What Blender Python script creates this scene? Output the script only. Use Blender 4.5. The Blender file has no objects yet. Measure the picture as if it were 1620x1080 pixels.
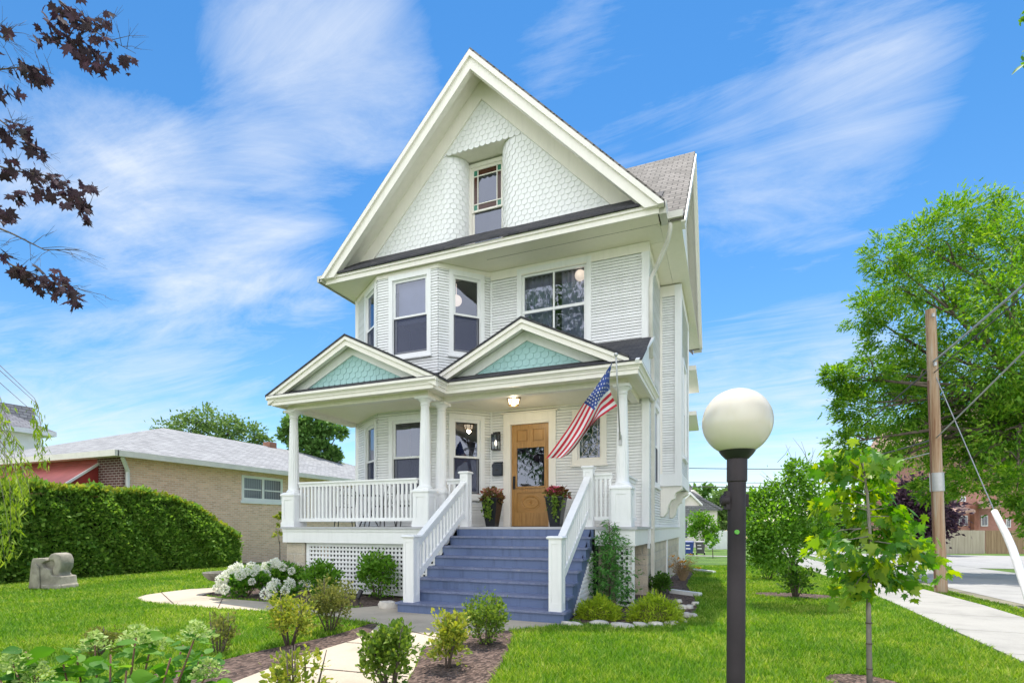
import bpy, math, random
import numpy as np
from mathutils import Vector, Matrix
random.seed(7); rng = np.random.default_rng(11)
S = bpy.context.scene
COL = S.collection
R = math.radians
# ------------------------------------------------------------------ camera (the photographer's standpoint is the origin)
F0, YAW, CX, HZ, EYE = 834.4, R(22.05), 810.0, 832.0, 1.44
SN, CS = math.sin(YAW), math.cos(YAW)
def gz(x, y): return -0.018 * max(0.0, y - 12.0)
def ray(u, v):
    r = (u - CX) / F0
    return Vector((-SN + CS * r, CS + SN * r, (HZ - v) / F0))
def at(u, v, D):
    q = ray(u, v); return Vector((q.x * D, q.y * D, EYE + q.z * D))
def gnd(u, v):
    q = ray(u, v); D = -EYE / q.z
    for _ in range(30): D = (gz(0, q.y * D) - EYE) / q.z
    return Vector((q.x * D, q.y * D, gz(0, q.y * D)))
def gat(u, D):
    q = ray(u, 832); return Vector((q.x * D, q.y * D, gz(0, q.y * D)))
cam = bpy.data.cameras.new('camera'); co = bpy.data.objects.new('camera', cam); COL.objects.link(co)
co.location = (0, 0, EYE); co.rotation_euler = (R(90), 0, YAW)
cam.sensor_width = 36; cam.lens = 36 * F0 / 1620; cam.shift_y = (HZ - 540) / 1620; cam.clip_end = 3000; cam.clip_start = .05
S.camera = co

# ------------------------------------------------------------------ materials
MATS = {}
def nd(nt, t, **kw):
    n = nt.nodes.new(t)
    for k, v in kw.items(): setattr(n, k, v)
    return n
def L(nt, a, b): nt.links.new(a, b)
def base_mat(name):
    m = bpy.data.materials.new(name); m.use_nodes = True
    nt = m.node_tree; b = nt.nodes['Principled BSDF']; MATS[name] = m
    return m, nt, b
def coords(nt, kind='Object'):
    return nd(nt, 'ShaderNodeTexCoord').outputs[kind]
def noise(nt, vec, scale, detail=4, rough=.55):
    n = nd(nt, 'ShaderNodeTexNoise'); n.inputs['Scale'].default_value = scale
    n.inputs['Detail'].default_value = detail; n.inputs['Roughness'].default_value = rough
    if vec is not None: L(nt, vec, n.inputs['Vector'])
    return n
def ramp(nt, fac, stops):
    r = nd(nt, 'ShaderNodeValToRGB'); e = r.color_ramp.elements
    while len(e) < len(stops): e.new(.5)
    for el, (p, c) in zip(e, stops): el.position = p; el.color = (*c, 1)
    L(nt, fac, r.inputs['Fac']); return r
def bump(nt, b, h, strength=.3, dist=.01):
    n = nd(nt, 'ShaderNodeBump'); n.inputs['Strength'].default_value = strength; n.inputs['Distance'].default_value = dist
    L(nt, h, n.inputs['Height']); L(nt, n.outputs['Normal'], b.inputs['Normal'])
def mul(c, k): return tuple(min(1, x * k) for x in c)
def plain(name, c, rough=.5, var=.08, scale=3, bmp=.0, metal=0, spec=.5, fine=40):
    m, nt, b = base_mat(name)
    o = coords(nt); n = noise(nt, o, scale, 6)
    r = ramp(nt, n.outputs['Fac'], [(.3, mul(c, 1 - var)), (.7, mul(c, 1 + var))])
    L(nt, r.outputs['Color'], b.inputs['Base Color'])
    b.inputs['Roughness'].default_value = rough; b.inputs['Metallic'].default_value = metal
    b.inputs['Specular IOR Level'].default_value = spec
    if bmp: bump(nt, b, noise(nt, o, fine, 4).outputs['Fac'], bmp)
    return m
def paint(name, c, rough=.45, dirt=.12):
    """painted wood: faint mottling, drip-stretched dirt"""
    m, nt, b = base_mat(name); o = coords(nt)
    mp = nd(nt, 'ShaderNodeMapping'); mp.inputs['Scale'].default_value = (7, 7, 1.1); L(nt, o, mp.inputs['Vector'])
    n = noise(nt, mp.outputs[0], 1.4, 7, .65)
    r = ramp(nt, n.outputs['Fac'], [(.28, mul(c, 1 - dirt)), (.5, c), (.8, mul(c, 1.03))])
    L(nt, r.outputs['Color'], b.inputs['Base Color']); b.inputs['Roughness'].default_value = rough
    bump(nt, b, noise(nt, o, 55, 3).outputs['Fac'], .08, .004)
    return m
def brick_mat(name, c1, c2, mortar, w, h, ms=.008, var=.5, rough=.9, bstr=.5, offset=.5, mul_noise=.2):
    m, nt, b = base_mat(name); o = coords(nt, 'UV')
    t = nd(nt, 'ShaderNodeTexBrick'); L(nt, o, t.inputs['Vector']); t.offset = offset
    t.inputs['Color1'].default_value = (*c1, 1); t.inputs['Color2'].default_value = (*c2, 1); t.inputs['Mortar'].default_value = (*mortar, 1)
    t.inputs['Scale'].default_value = 1; t.inputs['Brick Width'].default_value = w; t.inputs['Row Height'].default_value = h
    t.inputs['Mortar Size'].default_value = ms; t.inputs['Mortar Smooth'].default_value = .2; t.inputs['Bias'].default_value = 0
    n = noise(nt, o, 2.2, 8, .7); n2 = noise(nt, o, 30, 3)
    ma = nd(nt, 'ShaderNodeMath', operation='ADD'); L(nt, n.outputs['Fac'], ma.inputs[0]); L(nt, n2.outputs['Fac'], ma.inputs[1])
    r = ramp(nt, ma.outputs[0], [(.35, (1 - mul_noise,) * 3), (.65, (1, 1, 1))])
    r.color_ramp.elements[0].position = .7 / 2; 
    mm = nd(nt, 'ShaderNodeMath', operation='MULTIPLY'); mm.inputs[1].default_value = .5; L(nt, ma.outputs[0], mm.inputs[0]); L(nt, mm.outputs[0], r.inputs['Fac'])
    mx = nd(nt, 'ShaderNodeMixRGB', blend_type='MULTIPLY'); mx.inputs[0].default_value = 1
    L(nt, t.outputs['Color'], mx.inputs[1]); L(nt, r.outputs['Color'], mx.inputs[2]); L(nt, mx.outputs[0], b.inputs['Base Color'])
    b.inputs['Roughness'].default_value = rough
    inv = nd(nt, 'ShaderNodeMath', operation='SUBTRACT'); inv.inputs[0].default_value = 1; L(nt, t.outputs['Fac'], inv.inputs[1])
    ad = nd(nt, 'ShaderNodeMath', operation='MULTIPLY_ADD'); ad.inputs[1].default_value = .4; L(nt, n2.outputs['Fac'], ad.inputs[0]); L(nt, inv.outputs[0], ad.inputs[2])
    bump(nt, b, ad.outputs[0], bstr, .012)
    return m
def leaf_mat(name, cols, trans=.35, rough=.55, spec=.3):
    """colour differs leaf by leaf; light passes through"""
    m, nt, b = base_mat(name)
    g = nd(nt, 'ShaderNodeNewGeometry')
    stops = [(i / max(1, len(cols) - 1), c) for i, c in enumerate(cols)]
    r = ramp(nt, g.outputs['Random Per Island'], stops)
    L(nt, r.outputs['Color'], b.inputs['Base Color']); b.inputs['Roughness'].default_value = rough
    b.inputs['Specular IOR Level'].default_value = spec
    t = nd(nt, 'ShaderNodeBsdfTranslucent')
    hs = nd(nt, 'ShaderNodeHueSaturation'); hs.inputs['Value'].default_value = 1.5; hs.inputs['Saturation'].default_value = 1.1; hs.inputs['Hue'].default_value = .49
    L(nt, r.outputs['Color'], hs.inputs['Color']); L(nt, hs.outputs[0], t.inputs['Color'])
    mx = nd(nt, 'ShaderNodeMixShader'); mx.inputs[0].default_value = trans
    L(nt, b.outputs[0], mx.inputs[1]); L(nt, t.outputs[0], mx.inputs[2])
    L(nt, mx.outputs[0], nt.nodes['Material Output'].inputs['Surface'])
    return m
def emit_mat(name, c, s):
    m, nt, b = base_mat(name); b.inputs['Base Color'].default_value = (*c, 1)
    b.inputs['Emission Color'].default_value = (*c, 1); b.inputs['Emission Strength'].default_value = s
    return m
def glass_mat(name, tint, ior=1.75, extra=.0):
    m, nt, b = base_mat(name)
    tr = nd(nt, 'ShaderNodeBsdfTransparent'); tr.inputs[0].default_value = (*tint, 1)
    gl = nd(nt, 'ShaderNodeBsdfGlossy'); gl.inputs['Roughness'].default_value = .015; gl.inputs[0].default_value = (.82, .87, 1, 1)
    o = coords(nt); nz = noise(nt, o, 1.6, 2); bp = nd(nt, 'ShaderNodeBump'); bp.inputs['Strength'].default_value = .06; bp.inputs['Distance'].default_value = .05
    L(nt, nz.outputs['Fac'], bp.inputs['Height']); L(nt, bp.outputs[0], gl.inputs['Normal'])
    fr = nd(nt, 'ShaderNodeFresnel'); fr.inputs[0].default_value = ior
    ad = nd(nt, 'ShaderNodeMath', operation='ADD', use_clamp=True); ad.inputs[1].default_value = extra; L(nt, fr.outputs[0], ad.inputs[0])
    mx = nd(nt, 'ShaderNodeMixShader'); L(nt, ad.outputs[0], mx.inputs[0]); L(nt, tr.outputs[0], mx.inputs[1]); L(nt, gl.outputs[0], mx.inputs[2])
    L(nt, mx.outputs[0], nt.nodes['Material Output'].inputs['Surface'])
    return m
def veil_mat(name, c, alpha):
    m, nt, b = base_mat(name)
    tr = nd(nt, 'ShaderNodeBsdfTransparent'); b.inputs['Base Color'].default_value = (*c, 1); b.inputs['Roughness'].default_value = .8
    mx = nd(nt, 'ShaderNodeMixShader'); mx.inputs[0].default_value = alpha
    L(nt, tr.outputs[0], mx.inputs[1]); L(nt, b.outputs[0], mx.inputs[2]); L(nt, mx.outputs[0], nt.nodes['Material Output'].inputs['Surface'])
    return m

WHITE = paint('white_paint', (.83, .83, .83), dirt=.07)
SIDE = paint('siding_paint', (.84, .84, .84), .5, .07)
def _boards(m):                       # every board has taken its coat a little differently
    nt = m.node_tree; b = nt.nodes['Principled BSDF']; lk = b.inputs['Base Color'].links[0]; src = lk.from_socket
    g = nd(nt, 'ShaderNodeNewGeometry'); r = ramp(nt, g.outputs['Random Per Island'], [(0, (.89, .89, .88)), (.6, (.98, .98, .98)), (1, (1, 1, 1))])
    x = nd(nt, 'ShaderNodeMixRGB', blend_type='MULTIPLY'); x.inputs[0].default_value = 1; L(nt, src, x.inputs[1]); L(nt, r.outputs[0], x.inputs[2]); L(nt, x.outputs[0], b.inputs['Base Color'])
_boards(SIDE)
CREAM = paint('cream_trim_paint', (.86, .815, .75), .5, .06)
CEIL = paint('porch_ceiling_paint', (.87, .815, .68), .5, .03)
TEAL = paint('teal_shingle_paint', (.37, .585, .59), .55, .12)
BLUE = paint('blue_step_paint', (.115, .16, .29), .45, .3)
BLUET, nt, b = base_mat('worn_blue_step_paint'); o = coords(nt); n1 = noise(nt, o, 3.5, 8, .7); n2 = noise(nt, o, 26, 6, .7)
ma = nd(nt, 'ShaderNodeMath', operation='MULTIPLY'); L(nt, n1.outputs['Fac'], ma.inputs[0]); L(nt, n2.outputs['Fac'], ma.inputs[1])
r = ramp(nt, ma.outputs[0], [(.12, (.10, .12, .20)), (.24, (.16, .19, .31)), (.34, (.20, .22, .32)), (.42, (.33, .32, .34))]); L(nt, r.outputs[0], b.inputs['Base Color']); b.inputs['Roughness'].default_value = .55
ROOFD = brick_mat('dark_asphalt_shingle', (.045, .045, .055), (.085, .08, .085), (.015, .015, .018), .22, .13, .006, mul_noise=.35)
ROOFM = brick_mat('brown_grey_asphalt_shingle', (.16, .145, .13), (.27, .245, .225), (.05, .045, .04), .25, .17, .014, mul_noise=.3)
ROOFG = brick_mat('light_grey_asphalt_shingle', (.26, .26, .265), (.40, .40, .405), (.15, .15, .15), .3, .14, .010, mul_noise=.25)
TANB = brick_mat('tan_brick', (.88, .58, .42), (.68, .42, .29), (.82, .68, .55), .22, .075, .011, mul_noise=.18)
REDB = brick_mat('dark_red_brick', (.13, .045, .04), (.09, .03, .03), (.40, .34, .31), .22, .085, .012, mul_noise=.3)
PINKB = brick_mat('pink_brick', (.50, .22, .17), (.42, .17, .13), (.5, .36, .3), .22, .075, .008, mul_noise=.2)
STONE = brick_mat('foundation_stone', (.74, .65, .51), (.54, .46, .36), (.64, .58, .49), .46, .21, .018, bstr=1.0, mul_noise=.35)
GLASS = glass_mat('window_glass', (.80, .84, .92), 1.9, .06)
GLASSD = glass_mat('far_window_glass', (.35, .4, .5), 1.6)
SCREEN = veil_mat('insect_screen', (.05, .06, .12), .55)
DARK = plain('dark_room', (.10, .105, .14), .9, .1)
SHADE = plain('roller_shade', (.46, .48, .66), .85, .05)
CURT = plain('white_curtain', (.42, .43, .55), .9, .12, 6)
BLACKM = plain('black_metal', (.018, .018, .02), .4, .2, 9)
BLACKP = plain('black_planter_glaze', (.014, .016, .022), .25, .2, 3)
NAVY = plain('dark_navy_enamel', (.02, .03, .05), .35, .2)
BRASS = plain('aged_brass', (.30, .20, .08), .35, .2, 8, metal=.9)
LEAD = plain('lead_came', (.35, .35, .34), .4, .1, metal=.6)
GREYM = plain('grey_metal', (.45, .45, .45), .4, .15, metal=.5)
GUTTER = plain('painted_gutter', (.62, .60, .54), .4, .1)
BRONZE = plain('bronze_post_paint', (.042, .032, .038), .55, .4, 2.5, bmp=.05, spec=.3)
GLOBE = None
BARK = plain('brown_bark', (.11, .085, .065), .9, .4, 6, bmp=.8)
BARKG = plain('grey_bark', (.24, .21, .18), .9, .3, 8, bmp=.5)
TWIG = plain('thin_twig', (.13, .10, .08), .8, .2)
# ------------------------------------------------------------------ mesh builder
class MB:
    def __init__(s): s.v = []; s.f = []; s.m = []
    def add(s, vs, fs, mi=0):
        k = len(s.v); s.v += [tuple(p) for p in vs]
        for f in fs: s.f.append(tuple(i + k for i in f)); s.m.append(mi)
    def poly(s, pts, mi=0): s.add(pts, [tuple(range(len(pts)))], mi)
    HEX = [(0, 3, 2, 1), (4, 5, 6, 7), (0, 1, 5, 4), (1, 2, 6, 5), (2, 3, 7, 6), (3, 0, 4, 7)]
    def box(s, x0, y0, z0, x1, y1, z1, mi=0):
        s.add([(x0, y0, z0), (x1, y0, z0), (x1, y1, z0), (x0, y1, z0), (x0, y0, z1), (x1, y0, z1), (x1, y1, z1), (x0, y1, z1)], MB.HEX, mi)
    def taper(s, cx, cy, z0, z1, w0, w1, mi=0, d0=None, d1=None):
        a, b = w0 / 2, w1 / 2; c = (d0 or w0) / 2; d = (d1 or w1) / 2
        s.add([(cx - a, cy - c, z0), (cx + a, cy - c, z0), (cx + a, cy + c, z0), (cx - a, cy + c, z0), (cx - b, cy - d, z1), (cx + b, cy - d, z1), (cx + b, cy + d, z1), (cx - b, cy + d, z1)], MB.HEX, mi)
    def beam(s, p0, p1, w, h, up=(0, 0, 1), mi=0):
        p0 = Vector(p0); p1 = Vector(p1); a = (p1 - p0).normalized(); sd = a.cross(Vector(up))
        if sd.length < 1e-5: sd = a.cross(Vector((1, 0, 0)))
        sd.normalize(); u = sd.cross(a).normalized(); sd *= w / 2; u = u * (h / 2)
        s.add([p0 - sd - u, p0 + sd - u, p1 + sd - u, p1 - sd - u, p0 - sd + u, p0 + sd + u, p1 + sd + u, p1 - sd + u], MB.HEX, mi)
    def vbeam(s, p0, p1, w, h, mi=0):
        """sloping rail with plumb-cut ends; w horizontal, h vertical"""
        p0 = Vector(p0); p1 = Vector(p1); a = p1 - p0; sd = Vector((a.y, -a.x, 0)).normalized() * (w / 2); u = Vector((0, 0, h / 2))
        s.add([p0 - sd - u, p0 + sd - u, p1 + sd - u, p1 - sd - u, p0 - sd + u, p0 + sd + u, p1 + sd + u, p1 - sd + u], MB.HEX, mi)
    def tube(s, pts, rad, n=8, mi=0, cap=True):
        pts = [Vector(p) for p in pts]
        if not hasattr(rad, '__len__'): rad = [rad] * len(pts)
        k = len(s.v); ref = None
        for i, p in enumerate(pts):
            a = (pts[min(i + 1, len(pts) - 1)] - pts[max(i - 1, 0)])
            if a.length < 1e-9: a = Vector((0, 0, 1))
            a.normalize()
            if ref is None: ref = a.orthogonal().normalized()
            x = (ref - a * ref.dot(a))
            if x.length < 1e-4: x = a.orthogonal()
            x.normalize(); ref = x; y = a.cross(x)
            for j in range(n):
                t = 2 * math.pi * j / n; q = p + (x * math.cos(t) + y * math.sin(t)) * rad[i]; s.v.append(tuple(q))
        for i in range(len(pts) - 1):
            for j in range(n):
                s.f.append((k + i * n + j, k + i * n + (j + 1) % n, k + (i + 1) * n + (j + 1) % n, k + (i + 1) * n + j)); s.m.append(mi)
        if cap:
            s.f.append(tuple(k + j for j in range(n))[::-1]); s.m.append(mi)
            e = k + (len(pts) - 1) * n; s.f.append(tuple(e + j for j in range(n))); s.m.append(mi)
    def lathe(s, prof, c=(0, 0, 0), n=24, mi=0, flute=0, fl_range=None, cap=True):
        k = len(s.v); cx, cy, cz = c
        for r, z in prof:
            for j in range(n):
                t = 2 * math.pi * j / n; rr = r
                if flute and fl_range and fl_range[0] <= z <= fl_range[1]: rr = r * (1 - .075 * (1 - abs(math.sin(flute * t / 2)) ** .5))
                s.v.append((cx + rr * math.cos(t), cy + rr * math.sin(t), cz + z))
        for i in range(len(prof) - 1):
            for j in range(n): s.f.append((k + i * n + j, k + i * n + (j + 1) % n, k + (i + 1) * n + (j + 1) % n, k + (i + 1) * n + j)); s.m.append(mi)
        if cap:
            s.f.append(tuple(k + j for j in range(n))[::-1]); s.m.append(mi)
            e = k + (len(prof) - 1) * n; s.f.append(tuple(e + j for j in range(n))); s.m.append(mi)
    def prism(s, poly, d0, d1, fn, mi=0):
        """poly of 2-D points; fn(a,b,d) -> 3-D"""
        n = len(poly); k = len(s.v)
        s.v += [tuple(fn(a, b, d0)) for a, b in poly] + [tuple(fn(a, b, d1)) for a, b in poly]
        s.f.append(tuple(range(k, k + n))[::-1]); s.f.append(tuple(range(k + n, k + 2 * n))); s.m += [mi, mi]
        for i in range(n): s.f.append((k + i, k + (i + 1) % n, k + n + (i + 1) % n, k + n + i)); s.m.append(mi)
    def chevron(s, c, zt, lo, hi, slope, tv, a0, a1, axis='y', mi=0):
        """two sloping slabs meeting in a ridge; ridge runs along axis from a0 to a1"""
        f = (lambda p, z, a: (p, a, z)) if axis == 'y' else (lambda p, z, a: (a, p, z))
        zl = zt - slope * (c - lo); zh = zt - slope * (hi - c)
        ou = [(lo, zl), (c, zt), (hi, zh)]; vs = []
        for a in (a0, a1):
            vs += [f(p, z, a) for p, z in ou] + [f(p, z - tv, a) for p, z in ou]
        fs = [(0, 1, 4, 3), (1, 2, 5, 4), (6, 9, 10, 7), (7, 10, 11, 8), (0, 6, 7, 1), (1, 7, 8, 2), (3, 4, 10, 9), (4, 5, 11, 10), (0, 3, 9, 6), (2, 8, 11, 5)]
        s.add(vs, fs, mi)
    def rake(s, c, zt, lo, hi, slope, tv, a0, a1, zmin, axis='y', mi=0):
        """chevron whose lower ends are cut level at zmin"""
        f = (lambda a, b, d: (a, d, b)) if axis == 'y' else (lambda a, b, d: (d, a, b))
        for e in (lo, hi):
            k = slope * abs(e - c); P = [(c, zt), (e, zt - k), (e, zt - k - tv), (c, zt - tv)]; o = []
            for i in range(4):
                p, q = P[i], P[(i + 1) % 4]
                if p[1] >= zmin: o.append(p)
                if (p[1] >= zmin) != (q[1] >= zmin): t = (zmin - p[1]) / (q[1] - p[1]); o.append((p[0] + (q[0] - p[0]) * t, zmin))
            s.prism(o, a0, a1, f, mi)
    def build(s, name, mats, parent=None, smooth=False, smooth_angle=None):
        me = bpy.data.meshes.new(name); me.from_pydata(s.v, [], s.f)
        mats = mats if isinstance(mats, (list, tuple)) else [mats]
        for m in mats: me.materials.append(m)
        me.polygons.foreach_set('material_index', s.m)
        uv = me.uv_layers.new(name='UVMap'); me.update()
        for p in me.polygons:
            n = p.normal
            if abs(n.z) > .999: a = Vector((1, 0, 0)); b = Vector((0, 1, 0))
            else: a = Vector((-n.y, n.x, 0)).normalized(); b = n.cross(a)
            for li in p.loop_indices:
                q = me.vertices[me.loops[li].vertex_index].co; uv.data[li].uv = (q.dot(a), q.dot(b))
        if smooth: me.shade_smooth()
        if smooth_angle: me.shade_smooth(); me.set_sharp_from_angle(angle=R(smooth_angle))
        return link(name, me, parent)
def build_loose(mb, name, mats, parent, gap=.02):
    """one object for every separate piece of the builder"""
    par = list(range(len(mb.v)))
    def find(i):
        while par[i] != i: par[i] = par[par[i]]; i = par[i]
        return i
    for f in mb.f:
        for i in f[1:]: par[find(i)] = find(f[0])
    gr = {}
    for i in range(len(mb.v)): gr.setdefault(find(i), []).append(i)
    bb = [[set(g), np.array([mb.v[i] for i in g]).min(0) - gap / 2, np.array([mb.v[i] for i in g]).max(0) + gap / 2] for g in gr.values()]
    ch = True
    while ch:
        ch = False
        for i in range(len(bb)):
            for j in range(i + 1, len(bb)):
                if (bb[i][1] <= bb[j][2]).all() and (bb[j][1] <= bb[i][2]).all():
                    bb[i] = [bb[i][0] | bb[j][0], np.minimum(bb[i][1], bb[j][1]), np.maximum(bb[i][2], bb[j][2])]; del bb[j]; ch = True; break
            if ch: break
    out = []
    for g, _, _ in bb:
        q = MB(); mp = {}
        for f, mi in zip(mb.f, mb.m):
            if f[0] in g:
                for i in f:
                    if i not in mp: mp[i] = len(q.v); q.v.append(mb.v[i])
                q.f.append(tuple(mp[i] for i in f)); q.m.append(mi)
        out.append(q.build(name, mats, parent))
    return out
def link(name, me, parent=None):
    o = bpy.data.objects.new(name, me); COL.objects.link(o)
    if parent is not None:
        o.parent = parent; o.matrix_parent_inverse = world_of(parent).inverted()
    return o
def world_of(o):
    m = o.matrix_basis.copy()
    return world_of(o.parent) @ o.matrix_parent_inverse @ m if o.parent else m
def tag(o, label=None, cat=None, group=None, kind=None):
    if label: o['label'] = label
    if cat: o['category'] = cat
    if group: o['group'] = group
    if kind: o['kind'] = kind
    return o
def thing(name, loc, label, cat, group=None):
    o = bpy.data.objects.new(name, None); COL.objects.link(o); o.location = loc; o.empty_display_size = .2
    return tag(o, label, cat, group)
def dup(o, loc=None, rz=None, scale=None, label=None, parent=None):
    c = o.copy(); COL.objects.link(c)
    if parent is not None: c.parent = parent
    if loc is not None: c.location = loc
    if rz is not None: c.rotation_euler = (0, 0, rz)
    if scale is not None: c.scale = (scale,) * 3
    if label: c['label'] = label
    for ch in list(o.children): dup(ch, parent=c)
    return c
def npmesh(name, V, Fc, mats, parent=None, mi=None, smooth=False):
    """V (n,3), Fc (m,k) fixed-size faces"""
    me = bpy.data.meshes.new(name); n = len(V); m, k = Fc.shape
    me.vertices.add(n); me.vertices.foreach_set('co', V.astype(np.float32).ravel())
    me.loops.add(m * k); me.loops.foreach_set('vertex_index', Fc.astype(np.int32).ravel())
    me.polygons.add(m); me.polygons.foreach_set('loop_start', np.arange(0, m * k, k, dtype=np.int32))
    me.polygons.foreach_set('loop_total', np.full(m, k, np.int32))
    for q in (mats if isinstance(mats, (list, tuple)) else [mats]): me.materials.append(q)
    if mi is not None: me.polygons.foreach_set('material_index', mi.astype(np.int32))
    if smooth: me.polygons.foreach_set('use_smooth', np.ones(m, bool))
    me.update(calc_edges=True); return link(name, me, parent)

# ------------------------------------------------------------------ leaves
def tri_fan(pts, c): 
    V = [c] + pts; n = len(pts)
    return np.array(V, float), np.array([(0, i + 1, (i + 1) % n + 1) for i in range(n)])
DIA = (np.array([(0, 0, 0), (.30, .45, .07), (0, 1, -.02), (-.30, .45, .07)]), np.array([(0, 1, 2), (0, 2, 3)]))
LANCE = (np.array([(0, 0, 0), (.10, .4, .02), (0, 1, -.06), (-.10, .4, .02)]), np.array([(0, 1, 2), (0, 2, 3)]))
_h = [(0, 0, 0), (.20, .14, .03), (.30, .36, .06), (.27, .6, .05), (.13, .84, -.01), (0, 1.0, -.08), (-.13, .84, -.01), (-.27, .6, .05), (-.30, .36, .06), (-.20, .14, .03)]
OVATE = tri_fan(_h, (0, .45, 0))
_m = [(0, 0), (.22, -.1), (.2, .06), (.52, .12), (.40, .26), (.58, .52), (.33, .46), (.20, .5), (.24, .74), (.1, .7), (0, 1.02)]
_m = [(x, y, -.10 * abs(x) - .06 * y * y) for x, y in _m] + [(-x, y, -.10 * abs(x) - .06 * y * y) for x, y in _m[-2:0:-1]]
MAPLE = tri_fan(_m, (0, .36, .04))
FERN = (np.array([(0, 0, 0), (.16, .3, .02), (.05, .32, 0), (.14, .62, 0), (.03, .62, 0), (0, 1, -.1), (-.03, .62, 0), (-.14, .62, 0), (-.05, .32, 0), (-.16, .3, .02)]), np.array([(0, 1, 2), (0, 2, 8), (0, 8, 9), (2, 3, 4), (2, 4, 6), (2, 6, 8), (6, 7, 8), (4, 5, 6)]))
def unit(a): return a / np.maximum(np.linalg.norm(a, axis=1, keepdims=True), 1e-9)
def leaves(name, P, size, tmpl, mat, parent, out=None, up=.35, droop=.0, jitter=.8, svar=.35):
    """P (n,3) leaf bases; out (n,3) preferred growing direction"""
    n = len(P); T, Fc = tmpl; k = len(T)
    y = rng.normal(size=(n, 3))
    if out is not None: y = unit(out) + y * jitter * .6
    y[:, 2] -= droop; y = unit(y)
    z = rng.normal(size=(n, 3)) * .9; z[:, 2] += up * 2.2
    z = unit(z - y * (z * y).sum(1, keepdims=True)); x = np.cross(y, z)
    s = size * (1 + svar * rng.normal(size=n)).clip(.45, 1.8)
    V = P[:, None, :] + s[:, None, None] * (T[None, :, 0:1] * x[:, None, :] + T[None, :, 1:2] * y[:, None, :] + T[None, :, 2:3] * z[:, None, :])
    Fa = (Fc[None] + (np.arange(n) * k)[:, None, None]).reshape(-1, Fc.shape[1])
    return npmesh(name, V.reshape(-1, 3), Fa, mat, parent)
def clumps(blobs, per, nclump, sig=.2, shell=.55, zs=1.0):
    """leaf points in ragged clumps through each ellipsoid; returns points and outward directions"""
    A = []; O = []; n0 = nclump; rm = [(r[0] if hasattr(r, '__len__') else r) ** 2 for c, r in blobs]; avg = sum(rm) / len(rm)
    for (c, r), r2 in zip(blobs, rm):
        nclump = max(2, int(n0 * (.25 + .75 * r2 / avg)))
        c = np.array(c, float); r = np.array(r if hasattr(r, '__len__') else (r, r, r * zs), float)
        d = unit(rng.normal(size=(nclump, 3))); q = rng.uniform(shell ** 3, 1, nclump) ** (1 / 3)
        q *= rng.uniform(.78, 1.12, nclump)
        cc = d * q[:, None]
        pts = cc[:, None, :] + rng.normal(size=(nclump, per, 3)) * sig * rng.uniform(.6, 1.3, (nclump, 1, 1)) * np.array([1, 1, .75])
        pts = pts.reshape(-1, 3); A.append(c + pts * r); O.append(pts * r + np.array([0, 0, .1]))
    return np.concatenate(A), np.concatenate(O)
def limbs(mb, base, fork, ends, r0, seed=0, sub=3, n=7, tw=.17):
    rd = random.Random(seed); base = Vector(base); fork = Vector(fork)
    mb.tube([base, base + (fork - base) * .08, base.lerp(fork, .5) + Vector((rd.uniform(-.04, .04) * (fork - base).length, rd.uniform(-.04, .04) * (fork - base).length, 0)), fork], [r0 * 1.35, r0 * 1.05, r0 * .9, r0 * .75], n + 2)
    for e in ends:
        e = Vector(e); d = e - fork; k = d.length
        st = fork - (fork - base) * rd.uniform(0, .25)
        mid = st.lerp(e, .5) + Vector((rd.uniform(-.1, .1) * k, rd.uniform(-.1, .1) * k, rd.uniform(.02, .16) * k))
        ra = r0 * rd.uniform(.22, .36)
        mb.tube([st, st.lerp(mid, .5) + Vector((0, 0, .02 * k)), mid, mid.lerp(e, .6), e], [ra, ra * .85, ra * .6, ra * .4, ra * .15], n - 1)
        for _ in range(sub):
            q = mid.lerp(e, rd.uniform(0, .8)); w = q + Vector((rd.uniform(-1, 1), rd.uniform(-1, 1), rd.uniform(-.2, .7))) * k * tw
            mb.tube([q, q.lerp(w, .5) + Vector((0, 0, .03 * k)), w], [ra * .35, ra * .22, ra * .08], 5)
def tree(name, label, base, blobs, r0, mats, n, size, tmpl=DIA, forkf=.35, group=None, cat='tree', per=26, sig=.2, bark=None, seed=1, droop=.1, up=.35):
    t = thing(name, base, label, cat, group); base = Vector(base)
    zs = [c[2] for c, r in blobs]; mean = Vector(np.mean([c for c, r in blobs], axis=0))
    fork = base.lerp(Vector((base.x * .7 + mean.x * .3, base.y * .7 + mean.y * .3, min(zs))), 1.0); fork.z = base.z + (max(zs) - base.z) * forkf
    m = MB(); limbs(m, base - Vector((0, 0, .05)), fork, [c for c, r in blobs], r0, seed); m.build('trunk', bark or BARK, t, smooth=True)
    nc = max(3, int(n / (per * len(blobs)))); P, O = clumps(blobs, per, nc, sig)
    leaves('crown', P, size, tmpl, mats, t, O, up=up, droop=droop)
    return t
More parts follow.
